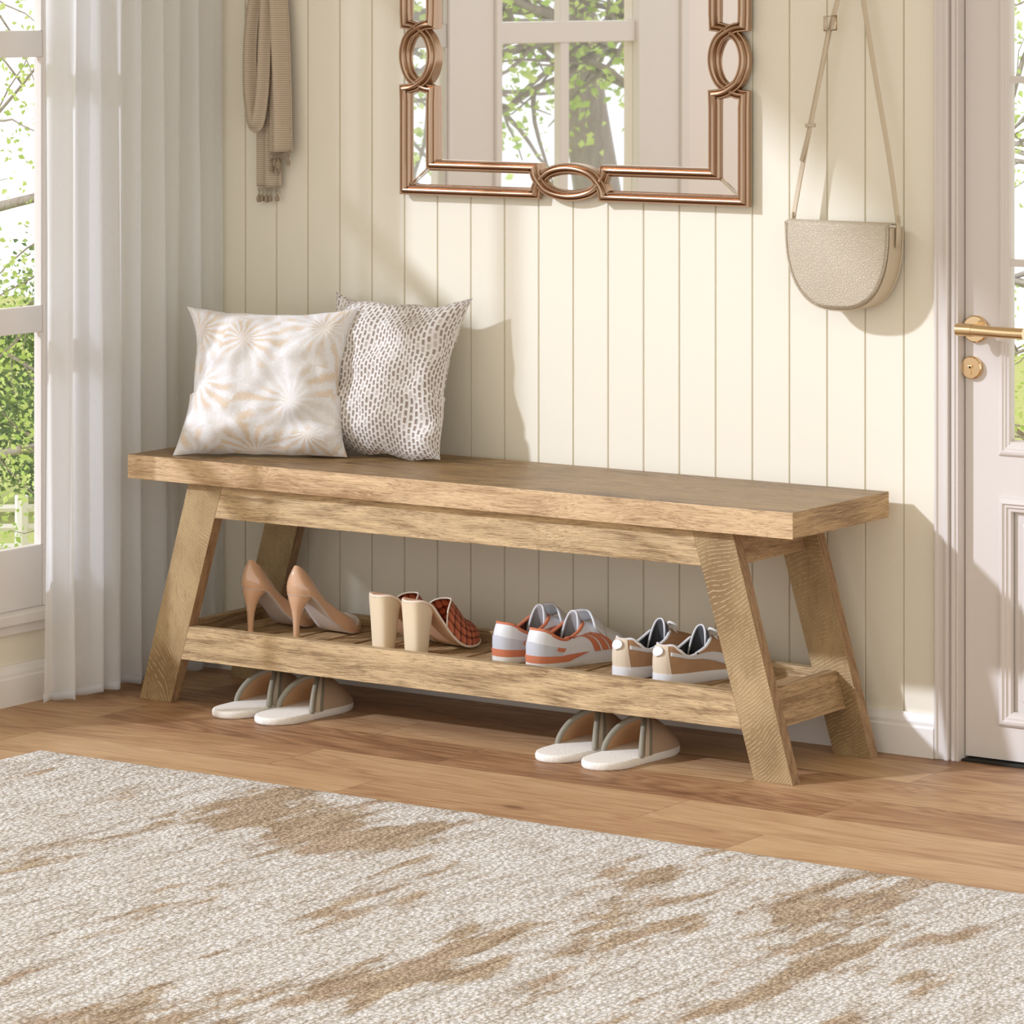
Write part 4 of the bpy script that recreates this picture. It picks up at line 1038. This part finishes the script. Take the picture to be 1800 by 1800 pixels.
tree('garden_tree', (-3.1, 6.8, GZ), 3.6, .04, [(.6, (1, -.6, .1)), (.75, (1, -.9, .3)), (.9, (.8, -.7, .4)), (1, (.7, .2, .5)), (.85, (1.2, -.2, 0))], 1.7, 9500, .026, .09, LG, 'leafy tree showing through the glass of the door', droop=.04)
def bush(name, c, rad, n, size, mat, label, cat_='bush', group=None):
    t = empty(name, (c[0], c[1], GZ), label=label, cat=cat_, group=group); mb = MB(); pts = []
    for _ in range(n//6):
        v = Vector((RN.gauss(0, 1), RN.gauss(0, 1), RN.gauss(0, 1))).normalized()*RN.uniform(.55, 1)
        k = 1+.25*MN.noise(v*2.5+Vector(c)); pts.append((c[0]+v.x*rad[0]*k, c[1]+v.y*rad[1]*k, max(GZ, c[2]+v.z*rad[2]*k)))
    leafs(mb, pts, n, .07, size); mb.build('foliage', mat, t, org=t.location)
    MB().tube([(c[0], c[1], GZ), (c[0]+.05, c[1], c[2])], .06, 8).build('trunk', BARK, t, org=t.location, smooth=True)
G2 = 'dense bushes beyond the garden fence'
for i, (d, o, z, r, lb) in enumerate(((29.5, -.7, -1.9, (.9, .7, 1.0), 'dense green bush beyond the fence seen through the left window, left of its neighbour'), (30.5, .45, -1.8, (.8, .7, 1.15), 'dense green bush beyond the fence seen through the left window, right of its neighbour'))):
    bush('garden_bush', (3.9589-.667*d+.7557*o, -5.9872+.7557*d+.667*o, z), r, 8000, .055, LD, lb, group=G2)
bush('garden_bush', (-2.75, 8.6, -.95), (.5, .5, .75), 2600, .05, LD, 'dark green bush low behind the door glass')
# lawn and fence
LAWN = Mat('lawn_grass', 1., spec=.1); n_ = LAWN.noise(LAWN.map((1, 1, 1)), 9, 5, .8); LAWN.col(LAWN.mix(n_, (.36, .45, .12), (.66, .68, .30)))
tag(box('lawn', (-30, 6, .6, 32, GZ-.1, GZ), LAWN), kind='structure')
tag(box('lawn_side', (-20, -3.6, -20, .55, GZ-.1, GZ), LAWN), kind='structure')
fd = Vector((.7557, .667, 0)); fc = Vector((3.9589-.667*26, -5.9872+.7557*26, GZ)); FW = Mat('pale_fence_wood', .8, (.74, .72, .68))
fen = empty('garden_fence', fc, label='low pale post and rail fence across the lawn', cat='fence')
for z in (.30, .43, .56): MB().tube([fc+fd*-4+Vector((0, 0, z)), fc+fd*4+Vector((0, 0, z-.05))], .03, 4, flat=(.05, .03), up=(0, 0, 1)).build('fence_rail', FW, fen, org=fc)
for k in range(9): MB().tube([fc+fd*(-4+k), fc+fd*(-4+k)+Vector((0, 0, .62))], .045, 8).build('fence_post', FW, fen, org=fc)
